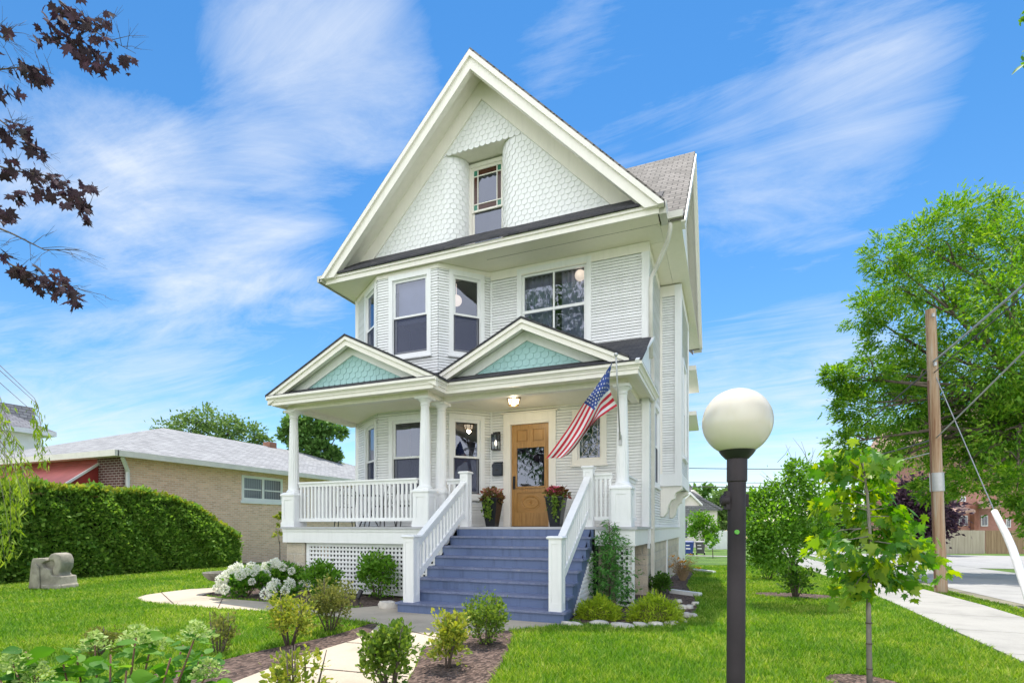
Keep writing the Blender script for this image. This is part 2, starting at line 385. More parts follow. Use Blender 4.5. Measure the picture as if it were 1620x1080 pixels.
# ------------------------------------------------------------------ wall frames
class Wall:
    """seen from outside: A left, B right"""
    def __init__(s, A, B):
        s.A = Vector((A[0], A[1], 0)); d = Vector((B[0], B[1], 0)) - s.A; s.L = d.length; s.t = d.normalized(); s.n = Vector((s.t.y, -s.t.x, 0))
    def p(s, a, z, d=0): q = s.A + s.t * a + s.n * d; return (q.x, q.y, z)
    def box(s, mb, a0, a1, z0, z1, d0, d1, mi=0):
        mb.add([s.p(a0, z0, d1), s.p(a1, z0, d1), s.p(a1, z0, d0), s.p(a0, z0, d0), s.p(a0, z1, d1), s.p(a1, z1, d1), s.p(a1, z1, d0), s.p(a0, z1, d0)], MB.HEX, mi)
def clapboard(mb, w, z0, z1, holes=(), e=.0625, s0=0, s1=None, lim=None, lip=.013):
    s1 = w.L if s1 is None else s1; z = z0; rr = random.Random(3)
    while z < z1 - .004:
        t = min(z + e, z1); iv = [(s0, s1)] if lim is None else [lim(.5 * (z + t))]
        for a0, a1, h0, h1 in holes:
            if t > h0 + .02 and z < h1 - .02:
                nv = []
                for p, q in iv:
                    if a0 > p: nv.append((p, min(q, a0)))
                    if a1 < q: nv.append((max(p, a1), q))
                    if a1 <= p or a0 >= q: nv = [x for x in nv if x != (p, q)] + [(p, q)]
                iv = [x for x in set(nv) if x[1] - x[0] > .01]
        jv = []
        for p, q in iv:                 # butt joints between board lengths
            while q - p > 2.6: k = p + rr.uniform(1.1, 2.3); jv.append((p, k - .002)); p = k + .002
            jv.append((p, q))
        for p, q in jv:
            l = lip + rr.uniform(-.0015, .0015); g = z + .0105
            mb.add([w.p(p, g, l), w.p(q, g, l), w.p(q, t, .003), w.p(p, t, .003), w.p(p, g, -.03), w.p(q, g, -.03), w.p(q, z, -.03), w.p(p, z, -.03), w.p(q, z, .003), w.p(p, z, .003)], [(0, 1, 2, 3), (4, 5, 1, 0), (7, 6, 5, 4), (9, 8, 6, 7)])
        z = t
def scales(mb, path, z0, z1, inside, w=.14, e=.115, thick=.014):
    """fish-scale shingles along a plan path (list of (x,y)); inside(x,y,z) clips"""
    pts = [Vector((x, y)) for x, y in path]; seg = [(pts[i + 1] - pts[i]).length for i in range(len(pts) - 1)]; tot = sum(seg)
    def loc(s):
        s = max(0, min(tot - 1e-6, s)); i = 0
        while s > seg[i]: s -= seg[i]; i += 1
        t = (pts[i + 1] - pts[i]).normalized(); q = pts[i] + t * s; return q, t
    row = 0; z = z0; rr = random.Random(5)
    while z < z1 + e:
        s = (-.5 if row % 2 else 0) * w
        while s < tot + w:
            c, t = loc(s + w / 2); n = Vector((t.y, -t.x))
            if inside(c.x, c.y, z + e * .6) and 0 < s + w / 2 < tot:
                g = w * .475; k = rr.uniform(-.004, .004); top = e * 1.5
                out = [(-g, top), (-g, .42 * e)] + [(-g * math.cos(a), .42 * e - .42 * e * math.sin(a)) for a in (math.pi * j / 6 for j in range(1, 6))] + [(g, .42 * e), (g, top)]
                fr = []; bk = []
                for a, b in out:
                    d = .004 + thick * (1.25 - b / top) ; q = c + t * a
                    fr.append((q.x + n.x * d, q.y + n.y * d, z + b + k)); bk.append((q.x, q.y, z + b + k))
                m = len(out); mb.add(fr + bk, [tuple(range(m))] + [(i, i + m, i + m + 1, i + 1) for i in range(m - 1)])
            s += w
        z += e; row += 1

def frame_ring(w, mb, a0, a1, z0, z1, b, d0, d1, bb=None, bt=None):
    bb = b if bb is None else bb; bt = b if bt is None else bt
    w.box(mb, a0, a0 + b, z0 + bb, z1 - bt, d0, d1); w.box(mb, a1 - b, a1, z0 + bb, z1 - bt, d0, d1)
    w.box(mb, a0, a1, z0, z0 + bb, d0, d1); w.box(mb, a0, a1, z1 - bt, z1, d0, d1)
HOLES = {}
def window(parent, w, a0, a1, z0, z1, style='sash', cas=.105, sill=True, top=.12, shade=None, trim=None, label=None):
    """a0..a1, z0..z1 = outside of the sash; casing goes round it"""
    HOLES.setdefault(id(w), []).append((a0 - .02, a1 + .02, z0 - .02, z1 + .02))
    m = MB(); frame_ring(w, m, a0 - cas, a1 + cas, z0 - cas, z1 + top, cas - .004, -.02, .032, bt=top - .004)
    if sill: w.box(m, a0 - cas - .03, a1 + cas + .03, z0 - cas - .035, z0 - cas + .004, -.0, .07)
    frame_ring(w, m, a0 - .004, a1 + .004, z0 - .004, z1 + .004, .016, -.12, .0)
    f = m.build('window', trim or WHITE, parent)
    if label: f['label'] = label
    zm = z0 + (z1 - z0) * .5
    def pane(x0, x1, y0, y1, d):
        p = MB(); p.poly([w.p(x0, y0, d), w.p(x1, y0, d), w.p(x1, y1, d), w.p(x0, y1, d)]); return p
    if style == 'sash':
        m = MB(); frame_ring(w, m, a0 + .012, a1 - .012, zm - .02, z1 - .012, .045, -.055, -.015)
        frame_ring(w, m, a0 + .012, a1 - .012, z0 + .012, zm + .02, .045, -.10, -.06, bb=.065); m.build('sash', trim or WHITE, f)
        p = pane(a0 + .05, a1 - .05, zm, z1 - .05, -.035)
        p.poly([w.p(a0 + .05, z0 + .07, -.08), w.p(a1 - .05, z0 + .07, -.08), w.p(a1 - .05, zm, -.08), w.p(a0 + .05, zm, -.08)]); p.build('pane', GLASS, f)
        sc = pane(a0 + .02, a1 - .02, z0 + .02, zm - .03, -.022); sc.build('screen', SCREEN, f)
        m = MB(); frame_ring(w, m, a0 + .016, a1 - .016, z0 + .016, zm - .022, .014, -.03, -.018); m.build('screen_frame', BLACKM, f)
    elif style == 'quad':
        zt = z0 + (z1 - z0) * .52; am = (a0 + a1) / 2
        m = MB(); frame_ring(w, m, a0 + .012, a1 - .012, z0 + .012, z1 - .012, .05, -.07, -.02)
        w.box(m, am - .02, am + .02, z0 + .05, zt - .03, -.065, -.025); w.box(m, am - .02, am + .02, zt + .03, z1 - .05, -.065, -.025); w.box(m, a0 + .05, a1 - .05, zt - .032, zt + .032, -.07, -.015); m.build('sash', trim or WHITE, f)
        pane(a0 + .05, a1 - .05, z0 + .05, z1 - .05, -.045).build('pane', GLASS, f)
    elif style == 'fixed':
        m = MB(); frame_ring(w, m, a0 + .006, a1 - .006, z0 + .006, z1 - .006, .03, -.07, -.02); m.build('sash', trim or WHITE, f)
        pane(a0 + .03, a1 - .03, z0 + .03, z1 - .03, -.045).build('pane', GLASS, f)
    if shade:
        p = MB(); n = 24; sa = a0 + .03; sb = a1 - .03
        if shade == 'shade': p.poly([w.p(sa, zm - .1, -.2), w.p(sb, zm - .1, -.2), w.p(sb, z1, -.2), w.p(sa, z1, -.2)]); p.build('roller_shade', SHADE, f)
        elif shade == 'curtain':
            for q0, q1 in ((sa - .1, sa + (sb - sa) * .42), (sa + (sb - sa) * .58, sb + .1)):
                rows = [[w.p(q0 + (q1 - q0) * i / n, z, -.26 + .03 * math.sin(i * 1.7) + .008 * math.sin(i * .9 + z * 2)) for i in range(n + 1)] for z in (z0 - .3, (z0 + z1) / 2, z1)]
                for r in range(2):
                    for i in range(n): p.add([rows[r][i], rows[r][i + 1], rows[r + 1][i + 1], rows[r + 1][i]], [(0, 1, 2, 3)])
            p.build('curtain', CURT, f, smooth=True)
    return f

# ================================================================== THE HOUSE
house = thing('victorian_house', (-5, 11, 0), 'three storey white clapboard Victorian house with steep front gable, bay windows and blue porch steps', 'house')
XL, XR, YF, YB = -8.84, -1.50, 11.2, 19.0
FL = 1.43                                       # porch floor
wAB = Wall((XL, YF), (-7.59, 10.33)); wBC = Wall((-7.59, 10.33), (-5.97, 10.33)); wCD = Wall((-5.97, 10.33), (-5.09, YF))
wDE = Wall((-5.09, YF), (XR, YF)); wSide = Wall((XR, YF), (XR, YB)); wBay1 = Wall((XR, 13.4), (-1.02, 13.4)); wBay2 = Wall((-1.02, 13.4), (-1.02, 16.1))
gwall = Wall((-9.0, 11.18), (-1.2, 11.18))
# windows and doors first: they cut the siding
for z0, z1, sh in ((2.17, 3.87, None), (5.40, 7.12, 'shade')):
    window(house, wAB, .68, 1.32, z0, z1, shade=sh); window(house, wBC, .42, 1.34, z0, z1, shade=sh); window(house, wCD, .35, .99, z0, z1)
window(house, wDE, .79, 2.30, 5.35, 7.15, 'quad', shade='curtain', sill=True, label='wide four light window with pale curtains')
lead = window(house, wDE, 2.10, 2.62, 2.89, 3.85, 'fixed', cas=.12, trim=CREAM, label='leaded glass window beside the door')
window(house, wSide, 1.05, 1.85, 2.45, 4.15, cas=.11)
window(house, wBay2, .75, 1.75, 3.3, 5.6, cas=.12)
# door opening
DX0, DX1, DZ1 = -4.57 + 5.09, -3.65 + 5.09, 3.76
HOLES.setdefault(id(wDE), []).append((DX0 - .16, DX1 + .16, 1.0, 4.03))
m = MB()
for w, z0 in ((wAB, FL), (wBC, FL), (wCD, FL), (wDE, FL)): clapboard(m, w, z0, 7.25, HOLES.get(id(w), []))
m.build('siding', SIDE, house)
m = MB(); clapboard(m, wSide, 1.42, 7.3, HOLES[id(wSide)]); m.build('siding', SIDE, house)
m = MB(); clapboard(m, wBay1, 2.72, 7.05); clapboard(m, wBay2, 2.72, 7.05, HOLES[id(wBay2)])
m.build('siding', SIDE, house)
# shell: back, far side, interior floors and partitions (a hollow house behind the panes)
m = MB(); m.box(XL - .1, YF, .0, XL, YB, 7.3); m.box(XL, YB, 0, XR, YB + .1, 7.3)
m.box(XR - .0, YB, 0, XR + .01, YB + .1, 7.3); m.build('wall', SIDE, house)
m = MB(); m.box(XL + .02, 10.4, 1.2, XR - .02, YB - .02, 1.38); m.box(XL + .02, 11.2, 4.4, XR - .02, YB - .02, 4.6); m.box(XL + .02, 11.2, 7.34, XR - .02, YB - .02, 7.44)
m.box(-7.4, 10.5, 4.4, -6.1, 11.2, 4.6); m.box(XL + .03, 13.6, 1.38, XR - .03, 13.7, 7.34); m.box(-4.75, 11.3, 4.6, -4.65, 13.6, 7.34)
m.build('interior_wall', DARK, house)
# base boards, corner boards, friezes
m = MB()
for w in (wAB, wBC, wCD): w.box(m, -.012, w.L + .012, 7.22 if w is not wBC else 7.22, 7.33, -.035, .03)
wDE.box(m, .03, wDE.L + .04, 7.13, 7.33, -.035, .03)
wSide.box(m, .1405, 1.9, 7.13, 7.32, -.01, .031)
m.build('frieze_board', CREAM, house)
m = MB()
wDE.box(m, wDE.L - .12, wDE.L + .033, FL, 7.13, -.035, .030); wSide.box(m, .0, .14, .98, 7.334, -.01, .034)
wDE.box(m, .02, .06, FL, 7.12, -.01, .02)
wBay1.box(m, wBay1.L - .13, wBay1.L + .033, 2.70, 7.31, -.01, .03); wBay2.box(m, 0, .13, 2.70, 7.31, -.01, .034)
wBay2.box(m, wBay2.L - .12, wBay2.L, 2.70, 7.31, -.01, .034); wSide.box(m, YB - YF - .12, YB - YF + .03, .98, 7.2, -.01, .034)
build_loose(m, 'corner_board', WHITE, house)
# pieces of the side: water table, stone foundation, cantilevered bay
m = MB(); wSide.box(m, .14, YB - YF, 1.08, 1.42, -.02, .045); wSide.box(m, .14, YB - YF, 1.395, 1.425, -.02, .08); m.build('water_table', WHITE, house)
m = MB(); m.box(-2.2, YF + .02, -.4, XR - .005, YB, 1.08); m.build('foundation', STONE, house)
m = MB(); wSide.box(m, .5, .78, -.2, 1.08, .0, .03); wSide.box(m, 3.6, 3.85, -.3, 1.08, .0, .03); build_loose(m, 'basement_window', WHITE, house)
m = MB(); m.box(XR, 13.4 + .01, 2.44, -1.03, 16.09, 2.7); wBay1.box(m, 0, wBay1.L + .04, 2.42, 2.72, -.01, .04); wBay2.box(m, 0, wBay2.L + .04, 2.42, 2.72, -.01, .042); m.build('bay_base', WHITE, house)
m = MB(); m.box(XR + .001, 13.45, 2.7, -1.04, 16.05, 7.3); wBay1.box(m, .0, wBay1.L - .131, 7.05, 7.31, -.01, .026); wBay2.box(m, .131, wBay2.L - .121, 7.05, 7.31, -.01, .028); wBay1.box(m, 0, .06, 2.72, 7.05, -.01, .02)
m.build('bay_wall', CREAM, house)
br = [(0, 2.42), (.50, 2.42), (.50, 2.35), (.44, 2.30), (.36, 2.26), (.33, 2.18), (.34, 2.12), (.30, 2.09), (.27, 2.10), (.22, 2.02), (.17, 1.9), (.15, 1.78), (.10, 1.70), (.05, 1.67), (0, 1.70)]
for y0 in (13.42, 15.7):
    m = MB(); m.prism(br, y0, y0 + .34, lambda a, b, d: (XR + .012 + a, d, b)); m.build('bracket', CREAM, house)
# ---------------------------------------------------------------- main gable
AX, AZ, SL = -5.06, 11.66, 1.04
GXL, GXR = -9.14, -1.05
def under(x): return AZ - .13 - SL * abs(x - AX)
m = MB(); m.chevron(AX, AZ, GXL, GXR, SL, .07, 10.10, YB + .5); m.build('roof', ROOFM, house)
m = MB(); m.rake(AX, AZ - .07, GXL + .01, GXR - .01, SL, .13, 10.06, 10.2, 7.40); m.rake(AX, AZ - .2, GXL + .04, GXR - .04, SL, .25, 10.11, 10.24, 7.41); m.build('rake_board', CREAM, house)
m = MB(); m.rake(AX, AZ - .2, GXL + .1, GXR - .1, SL, .06, 10.24, 10.72, 7.45); m.build('soffit', CREAM, house)
GY = 10.72; OX0, OX1, OZ = -6.08, -4.24, 9.98
m = MB(); m.chevron(AX, AZ - .26, GXL + .6, GXR - .6, SL, .42, 10.66, 10.745); m.build('frieze_board', CREAM, house)
def ell(sgn, x0):   # convex quarter turn from the wall plane into the recess
    return [(x0 + sgn * .46 * math.sin(a), GY + .45 * (1 - math.cos(a))) for a in (math.pi / 2 * i / 10 for i in range(11))]
pL = [(-8.9, GY)] + ell(1, OX0); pRr = ell(-1, OX1); pR = pRr[::-1] + [(-1.2, GY)]
m = MB()
for path in (pL, pR):
    q = [path[0]]
    for i in range(len(path) - 1):
        a, b = path[i], path[i + 1]; k = 24 if abs(a[0] - b[0]) > 1 else 1
        q += [(a[0] + (b[0] - a[0]) * j / k, a[1] + (b[1] - a[1]) * j / k) for j in range(1, k + 1)]
    for a, b in zip(q[:-1], q[1:]):
        za, zb = min(OZ + .1, under(a[0]) - .05), min(OZ + .1, under(b[0]) - .05)
        if min(za, zb) > 7.5: m.poly([(a[0], a[1], 7.5), (b[0], b[1], 7.5), (b[0], b[1], zb), (a[0], a[1], za)])
xh = (AZ - .2 - OZ) / SL
m.poly([(AX - xh, GY, OZ), (AX + xh, GY, OZ), (AX, GY, AZ - .2)])
m.build('gable_wall', WHITE, house)
m = MB(); scales(m, pL, 7.72, OZ - .05, lambda x, y, z: z < under(x) - .30 and z < OZ - .02); scales(m, pR, 7.72, OZ - .05, lambda x, y, z: z < under(x) - .30 and z < OZ - .02)
scales(m, [(-6.8, GY), (-3.3, GY)], OZ - .03, 11.2, lambda x, y, z: z < under(x) - .32)
m.build('fish_scale_shingles', WHITE, house)
m = MB(); m.poly([(OX0 - .02, GY - .012, OZ), (OX1 + .02, GY - .012, OZ), (-4.7, 11.3, OZ + .02), (-5.6, 11.3, OZ + .02)])
m.build('recess_ceiling', CREAM, house)
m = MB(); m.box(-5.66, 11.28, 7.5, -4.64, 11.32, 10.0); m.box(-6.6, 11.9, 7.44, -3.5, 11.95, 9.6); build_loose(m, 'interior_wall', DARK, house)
wG = Wall((-5.66, 11.19), (-4.64, 11.19))
f = window(house, wG, .1, .90, 8.0, 9.86, 'plain', cas=.085, sill=False, top=.09, trim=CREAM, label='gable window with small coloured border panes')
m = MB(); zm = 8.86; frame_ring(wG, m, .11, .89, zm - .03, 9.85, .04, -.05, -.01); frame_ring(wG, m, .11, .89, 8.0, zm + .03, .045, -.075, -.052)
for a in (.245, .735): wG.box(m, a, a + .02, zm + .01, 9.82, -.04, -.012)
for z in (zm + .14, 9.66): wG.box(m, .15, .85, z, z + .02, -.039, -.013)
m.build('sash', CREAM, f)
m = MB(); m.poly([wG.p(.14, 8.03, -.06), wG.p(.86, 8.03, -.06), wG.p(.86, zm, -.06), wG.p(.14, zm, -.06)]); m.poly([wG.p(.25, zm + .15, -.03), wG.p(.745, zm + .15, -.03), wG.p(.745, 9.67, -.03), wG.p(.25, 9.67, -.03)])
m.build('pane', GLASS, f)
CAMB = plain('amber_stained_glass', (.07, .025, .015), .15, .3); CGRN = plain('green_stained_glass', (.05, .22, .15), .15, .3)
m = MB(); P = lambda a0, a1, z0, z1, mi: m.poly([wG.p(a0, z0, -.028), wG.p(a1, z0, -.028), wG.p(a1, z1, -.028), wG.p(a0, z1, -.028)], mi)
for z0, z1 in ((zm + .01, zm + .14), (9.67, 9.81)): P(.15, .245, z0, z1, 1); P(.755, .85, z0, z1, 1); P(.265, .735, z0, z1, 0)
for a0, a1 in ((.15, .245), (.755, .85)): P(a0, a1, zm + .16, 9.66, 0)
m.build('stained_glass', [CAMB, CGRN], f)
# pent roof below the gable, front fascia, soffits, gutters
m = MB(); m.add([(-9.06, 10.13, 7.52), (-1.13, 10.13, 7.52), (-1.13, 10.80, 8.07), (-9.06, 10.80, 8.07), (-9.06, 10.13, 7.48), (-1.13, 10.13, 7.48), (-1.13, 10.80, 8.03), (-9.06, 10.80, 8.03)], [(0, 1, 2, 3), (4, 7, 6, 5), (0, 4, 5, 1), (1, 5, 6, 2), (0, 3, 7, 4)]); m.build('pent_roof', ROOFD, house)
m = MB(); m.box(-9.05, 10.17, 7.42, -1.13, 10.24, 7.485); m.box(-9.03, 10.20, 7.31, -1.16, 10.24, 7.42); m.build('fascia', CREAM, house)
m = MB(); m.box(-9.03, 10.24, 7.335, -1.19, 11.3, 7.36); m.box(-1.6, 11.31, 7.335, -1.19, 18.6, 7.36); m.box(-1.185, 10.7, 7.337, -.80, 18.6, 7.36); m.build('soffit', CEIL, house)
m = MB()
m.box(-1.16, 10.245, 7.31, -1.03, 10.66, 7.55); m.box(-9.2, 10.1, 7.36, -9.06, 18.6, 7.5)
m.box(-1.06, 10.56, 7.37, -.76, 10.69, 7.5); build_loose(m, 'gutter', GUTTER, house)
m = MB(); m.tube([(-1.0, 10.66, 7.40), (-1.0, 10.67, 7.22), (-1.06, 10.78, 7.05), (-1.30, 11.10, 6.75), (-1.42, 11.15, 6.55), (-1.43, 11.16, 6.2), (-1.43, 11.16, 4.9)], .045, 10); m.build('downspout', GUTTER, house, smooth=True)
m = MB(); m.beam((-1.42, 11.42, -.05), (-1.42, 11.42, 5.0), .07, .06, up=(0, 1, 0)); m.build('downspout', GUTTER, house)
# cross gable on the right
m = MB(); m.chevron(14.6, 11.25, 10.62, 18.6, .965, .08, -4.9, -.74, 'x'); m.build('roof', ROOFM, house)
m = MB(); m.rake(14.6, 11.17, 10.63, 18.59, .965, .12, -.80, -.71, 7.3, 'x'); m.rake(14.6, 11.05, 10.68, 18.55, .965, .22, -.80, -.735, 7.31, 'x'); m.build('rake_board', CREAM, house)
m = MB(); m.chevron(14.6, 11.165, 10.66, 18.5, .965, .04, -1.25, -.80, 'x'); m.build('soffit', CREAM, house)
m = MB(); m.prism([(10.9, 7.35), (18.3, 7.35), (14.6, 10.95)], -1.1, -1.02, lambda a, b, d: (d, a, b)); m.build('gable_wall', SIDE, house)
m = MB(); m.box(-1.0, 18.6, 7.25, -.74, 18.75, 7.4); m.build('gutter', GUTTER, house)
for zz, yy, xo in ((6.55, 20.6, -.92), (5.4, 22.2, -1.0)):
    m = MB(); m.box(-6, 19.11 if zz > 6 else 20.7, -.4, -1.5, yy, zz); m.build('rear_wing', SIDE, house)
    m = MB(); y0 = 18.75 if zz > 6 else 20.6; m.add([(-6, y0, zz + .15), (xo, y0, zz + .15), (xo, yy + .4, zz - .1), (-6, yy + .4, zz - .1), (-6, y0, zz + .3), (xo, y0, zz + .3), (xo, yy + .4, zz + .0), (-6, yy + .4, zz)], MB.HEX); m.build('rear_roof', CREAM, house)
# ---------------------------------------------------------------- porch
m = MB(); m.box(-9.02, 8.78, FL - .045, -5.02, 11.15, FL); m.box(-5.02, 9.40, FL - .045, -1.44, 11.15, FL); m.build('porch_floor', plain('grey_porch_floor', (.46, .46, .48), .5, .1), house)
m = MB(); m.box(-8.99, 8.82, 1.09, -5.05, 8.86, FL - .045); m.box(-2.20, 9.44, 1.09, -1.48, 9.48, FL - .045); m.box(-1.52, 9.48, 1.09, -1.48, 11.15, FL - .045); m.box(-8.99, 8.86, 1.09, -8.95, 11.1, FL - .045)
m.box(-5.05, 8.86, 1.09, -5.02, 9.42, FL - .045); m.box(-9.0, 8.805, 1.33, -5.04, 8.82, FL - .045); build_loose(m, 'porch_skirt', WHITE, house)
def lattice(mb, w, a0, a1, z0, z1, pitch=.088, bar=.042, inside=None):
    a = a0
    while a < a1 - bar / 2:
        if inside is None: w.box(mb, a, min(a + bar, a1), z0, z1, .0, .012)
        else:
            t = inside(a + bar / 2)
            if t > z0 + .05: w.box(mb, a, a + bar, z0, t, 0, .012)
        a += pitch
    z = z0
    while z < z1 - bar / 2:
        if inside is None: w.box(mb, a0, a1, z, min(z + bar, z1), .0125, .024)
        else:
            q = [x for x in np.arange(a0, a1, .02) if inside(x) > z + bar]
            if len(q) > 1: w.box(mb, q[0], q[-1], z, z + bar, .0125, .024)
        z += pitch
wl = Wall((-8.42, 8.95), (-5.05, 8.95)); m = MB(); lattice(m, wl, .06, wl.L - .06, .14, 1.05)
frame_ring(wl, m, 0, wl.L, .05, 1.09, .08, -.01, .03); m.build('lattice_panel', WHITE, house)
wl = Wall((-2.15, 9.52), (-1.5, 9.52)); m = MB(); lattice(m, wl, .36, wl.L - .04, .1, 1.05); frame_ring(wl, m, .33, wl.L, .0, 1.09, .05, -.01, .03); m.build('lattice_panel', WHITE, house)
m = MB(); m.box(-8.95, 8.9, -.2, -8.45, 9.4, 1.09); m.box(-2.16, 9.56, -.2, -1.84, 9.95, 1.09); build_loose(m, 'stone_pier', STONE, house)
m = MB(); m.box(-8.4, 9.6, 0, -1.6, 9.65, 1.35); m.build('porch_shade_sheet', BLACKM, house)  # upright black sheet behind the lattice, standing in for shade under the porch
# cornice
def sweep(mb, path, prof, cap=True):
    P = [Vector((x, y)) for x, y in path]; offs = []
    for i, p in enumerate(P):
        t0 = (P[i] - P[i - 1]).normalized() if i else (P[1] - P[0]).normalized(); t1 = (P[i + 1] - P[i]).normalized() if i < len(P) - 1 else t0
        n0 = Vector((-t0.y, t0.x)); n1 = Vector((-t1.y, t1.x)); b = (n0 + n1); b = b / max(.2, b.dot(n0)); offs.append(b)
    k = len(mb.v); n = len(prof)
    for p, b in zip(P, offs):
        for d, z in prof: mb.v.append((p.x + b.x * d, p.y + b.y * d, z))
    for i in range(len(P) - 1):
        for j in range(n): mb.f.append((k + i * n + j, k + (i + 1) * n + j, k + (i + 1) * n + (j + 1) % n, k + i * n + (j + 1) % n)); mb.m.append(0)
    mb.f.append(tuple(k + j for j in range(n))); e = k + (len(P) - 1) * n; mb.f.append(tuple(e + j for j in range(n))[::-1]); mb.m += [0, 0]
cpath = [(-9.22, 11.25), (-9.22, 8.58), (-5.03, 8.58), (-5.03, 9.08), (-1.31, 9.08), (-1.31, 11.62)]
m = MB(); sweep(m, cpath, [(0, 4.245), (0, 4.195), (.03, 4.185), (.055, 4.15), (.055, 4.125), (.075, 4.12), (.075, 4.05), (.13, 4.05), (.13, 4.245)]); m.build('cornice', CREAM, house)
m = MB(); sweep(m, cpath, [(.005, 4.262), (.005, 4.248), (.13, 4.248), (.13, 4.262)]); m.build('drip_edge', ROOFD, house)
m = MB(); m.box(-9.1, 8.70, 4.10, -5.15, 11.3, 4.12); m.box(-5.14, 9.20, 4.10, -1.43, 11.6, 4.12); m.build('porch_ceiling', CEIL, house)
m = MB(); m.box(-9.03, 8.99, 4.0, -5.42, 9.15, 4.10); m.box(-5.56, 9.152, 4.0, -5.42, 9.57, 4.10); m.box(-5.56, 9.572, 4.0, -1.66, 9.73, 4.10); m.box(-1.82, 9.732, 4.0, -1.66, 11.15, 4.10); m.box(-9.03, 9.152, 4.0, -8.87, 11.15, 4.10); m.build('porch_beam', CREAM, house)
# porch roofs
m = MB(); m.add([(-5.5, 9.06, 4.262), (-1.30, 9.06, 4.262), (-1.42, 11.19, 5.36), (-5.5, 11.19, 5.36), (-5.5, 9.06, 4.25), (-1.30, 9.06, 4.25), (-1.42, 11.19, 5.30), (-5.5, 11.19, 5.30)], MB.HEX); m.build('porch_roof', ROOFD, house)
m = MB(); m.prism([(9.15, 4.25), (11.19, 4.25), (11.19, 5.29)], -1.50, -1.46, lambda a, b, d: (d, a, b)); m.beam((-1.385, 9.06, 4.235), (-1.40, 11.19, 5.315), .07, .05); m.build('roof_verge', WHITE, house)
def pediment(c, lo, hi, y0, ty, tc, th):
    g = 5.32; s = .49
    m = MB(); m.chevron(c, g, lo, hi, s, .045, y0 - .02, 11.18); m.build('porch_roof', ROOFD, house)
    r = MB(); r.chevron(c, g - .045, lo + .01, hi - .01, s, .07, y0 - .01, y0 + .08); r.chevron(c, g - .115, lo + .03, hi - .03, s, .11, y0 + .02, y0 + .1); r.build('rake_board', CREAM, house)
    m = MB(); m.chevron(c, g - .12, lo + .12, hi - .12, s, .03, y0 + .1, ty + .06); m.chevron(c, g - .16, lo + .3, hi - .3, s, .20, ty - .05, ty + .05); m.build('soffit', WHITE, house)
    m = MB(); hw = (g - .2 - 4.3) / s; m.poly([(c - hw, ty, 4.3), (c + hw, ty, 4.3), (c, ty, g - .2)]); scales(m, [(c - hw, ty), (c + hw, ty)], 4.37, 5.1, lambda x, y, z: z < g - .27 - s * abs(x - c), .15, .115); m.build('fish_scale_shingles', TEAL, house)
    m = MB(); m.add([(lo + .05, y0, 4.264), (hi - .05, y0, 4.264), (hi - .1, ty, 4.40), (lo + .1, ty, 4.40), (hi - .1, ty, 4.264), (lo + .1, ty, 4.264)], [(0, 1, 2, 3), (2, 1, 4), (3, 5, 0)]); m.build('pent_roof', ROOFD, house)
pediment(-7.12, -9.25, -5.0, 8.60, 8.87, -7.12, 0)
pediment(-3.50, -5.38, -1.52, 9.10, 9.42, -3.50, 0)
# columns on panelled piers
def column(x, y, w=.34):
    m = MB(); z0 = FL; zt = FL + .68
    m.box(x - w / 2, y - w / 2, z0, x + w / 2, y + w / 2, zt); m.box(x - w / 2 - .02, y - w / 2 - .02, z0, x + w / 2 + .02, y + w / 2 + .02, z0 + .10)
    m.taper(x, y, zt, zt + .03, w + .06, w + .06); m.taper(x, y, zt + .03, zt + .075, w + .05, w - .04)
    for sx, sy in ((0, -1), (1, 0)):                        # raised panel rails on the two seen faces
        for u0, u1, q0, q1 in ((-w / 2, -w / 2 + .075, z0 + .1, zt), (w / 2 - .075, w / 2, z0 + .1, zt), (-w / 2 + .075, w / 2 - .075, zt - .09, zt), (-w / 2 + .075, w / 2 - .075, z0 + .1, z0 + .17)):
            if sy: m.box(x + u0, y - w / 2 - .012, q0, x + u1, y - w / 2 - .0005, q1)
            else: m.box(x + w / 2 + .0005, y + u0, q0, x + w / 2 + .012, y + u1, q1)
    p = m.build('pier', WHITE, house)
    m = MB(); b = zt + .075; t = 4.0
    prof = [(.155, 0), (.155, .03), (.135, .045), (.125, .06)] + [(.118 - .034 * (i / 10) ** 1.4, .07 + (t - b - .26) * i / 10) for i in range(11)]
    k = t - b - .19; prof += [(.084, k + .01), (.098, k + .03), (.088, k + .05), (.088, k + .075), (.10, k + .09), (.135, k + .135), (.14, k + .14)]
    m.lathe(prof, (x, y, b), 64, flute=16, fl_range=(.08, t - b - .185)); m.box(x - .15, y - .15, b + k + .14, x + .15, y + .15, t)
    m.build('column', WHITE, house, smooth_angle=40)
for x, y in ((-8.92, 9.07), (-5.54, 9.07), (-5.50, 9.65), (-1.74, 9.65)): column(x, y)
m = MB(); m.box(-5.64, 9.24, FL + .02, -5.44, 9.48, FL + .66); m.box(-5.66, 9.24, FL + .66, -5.42, 9.48, FL + .70); m.build('pier', WHITE, house)
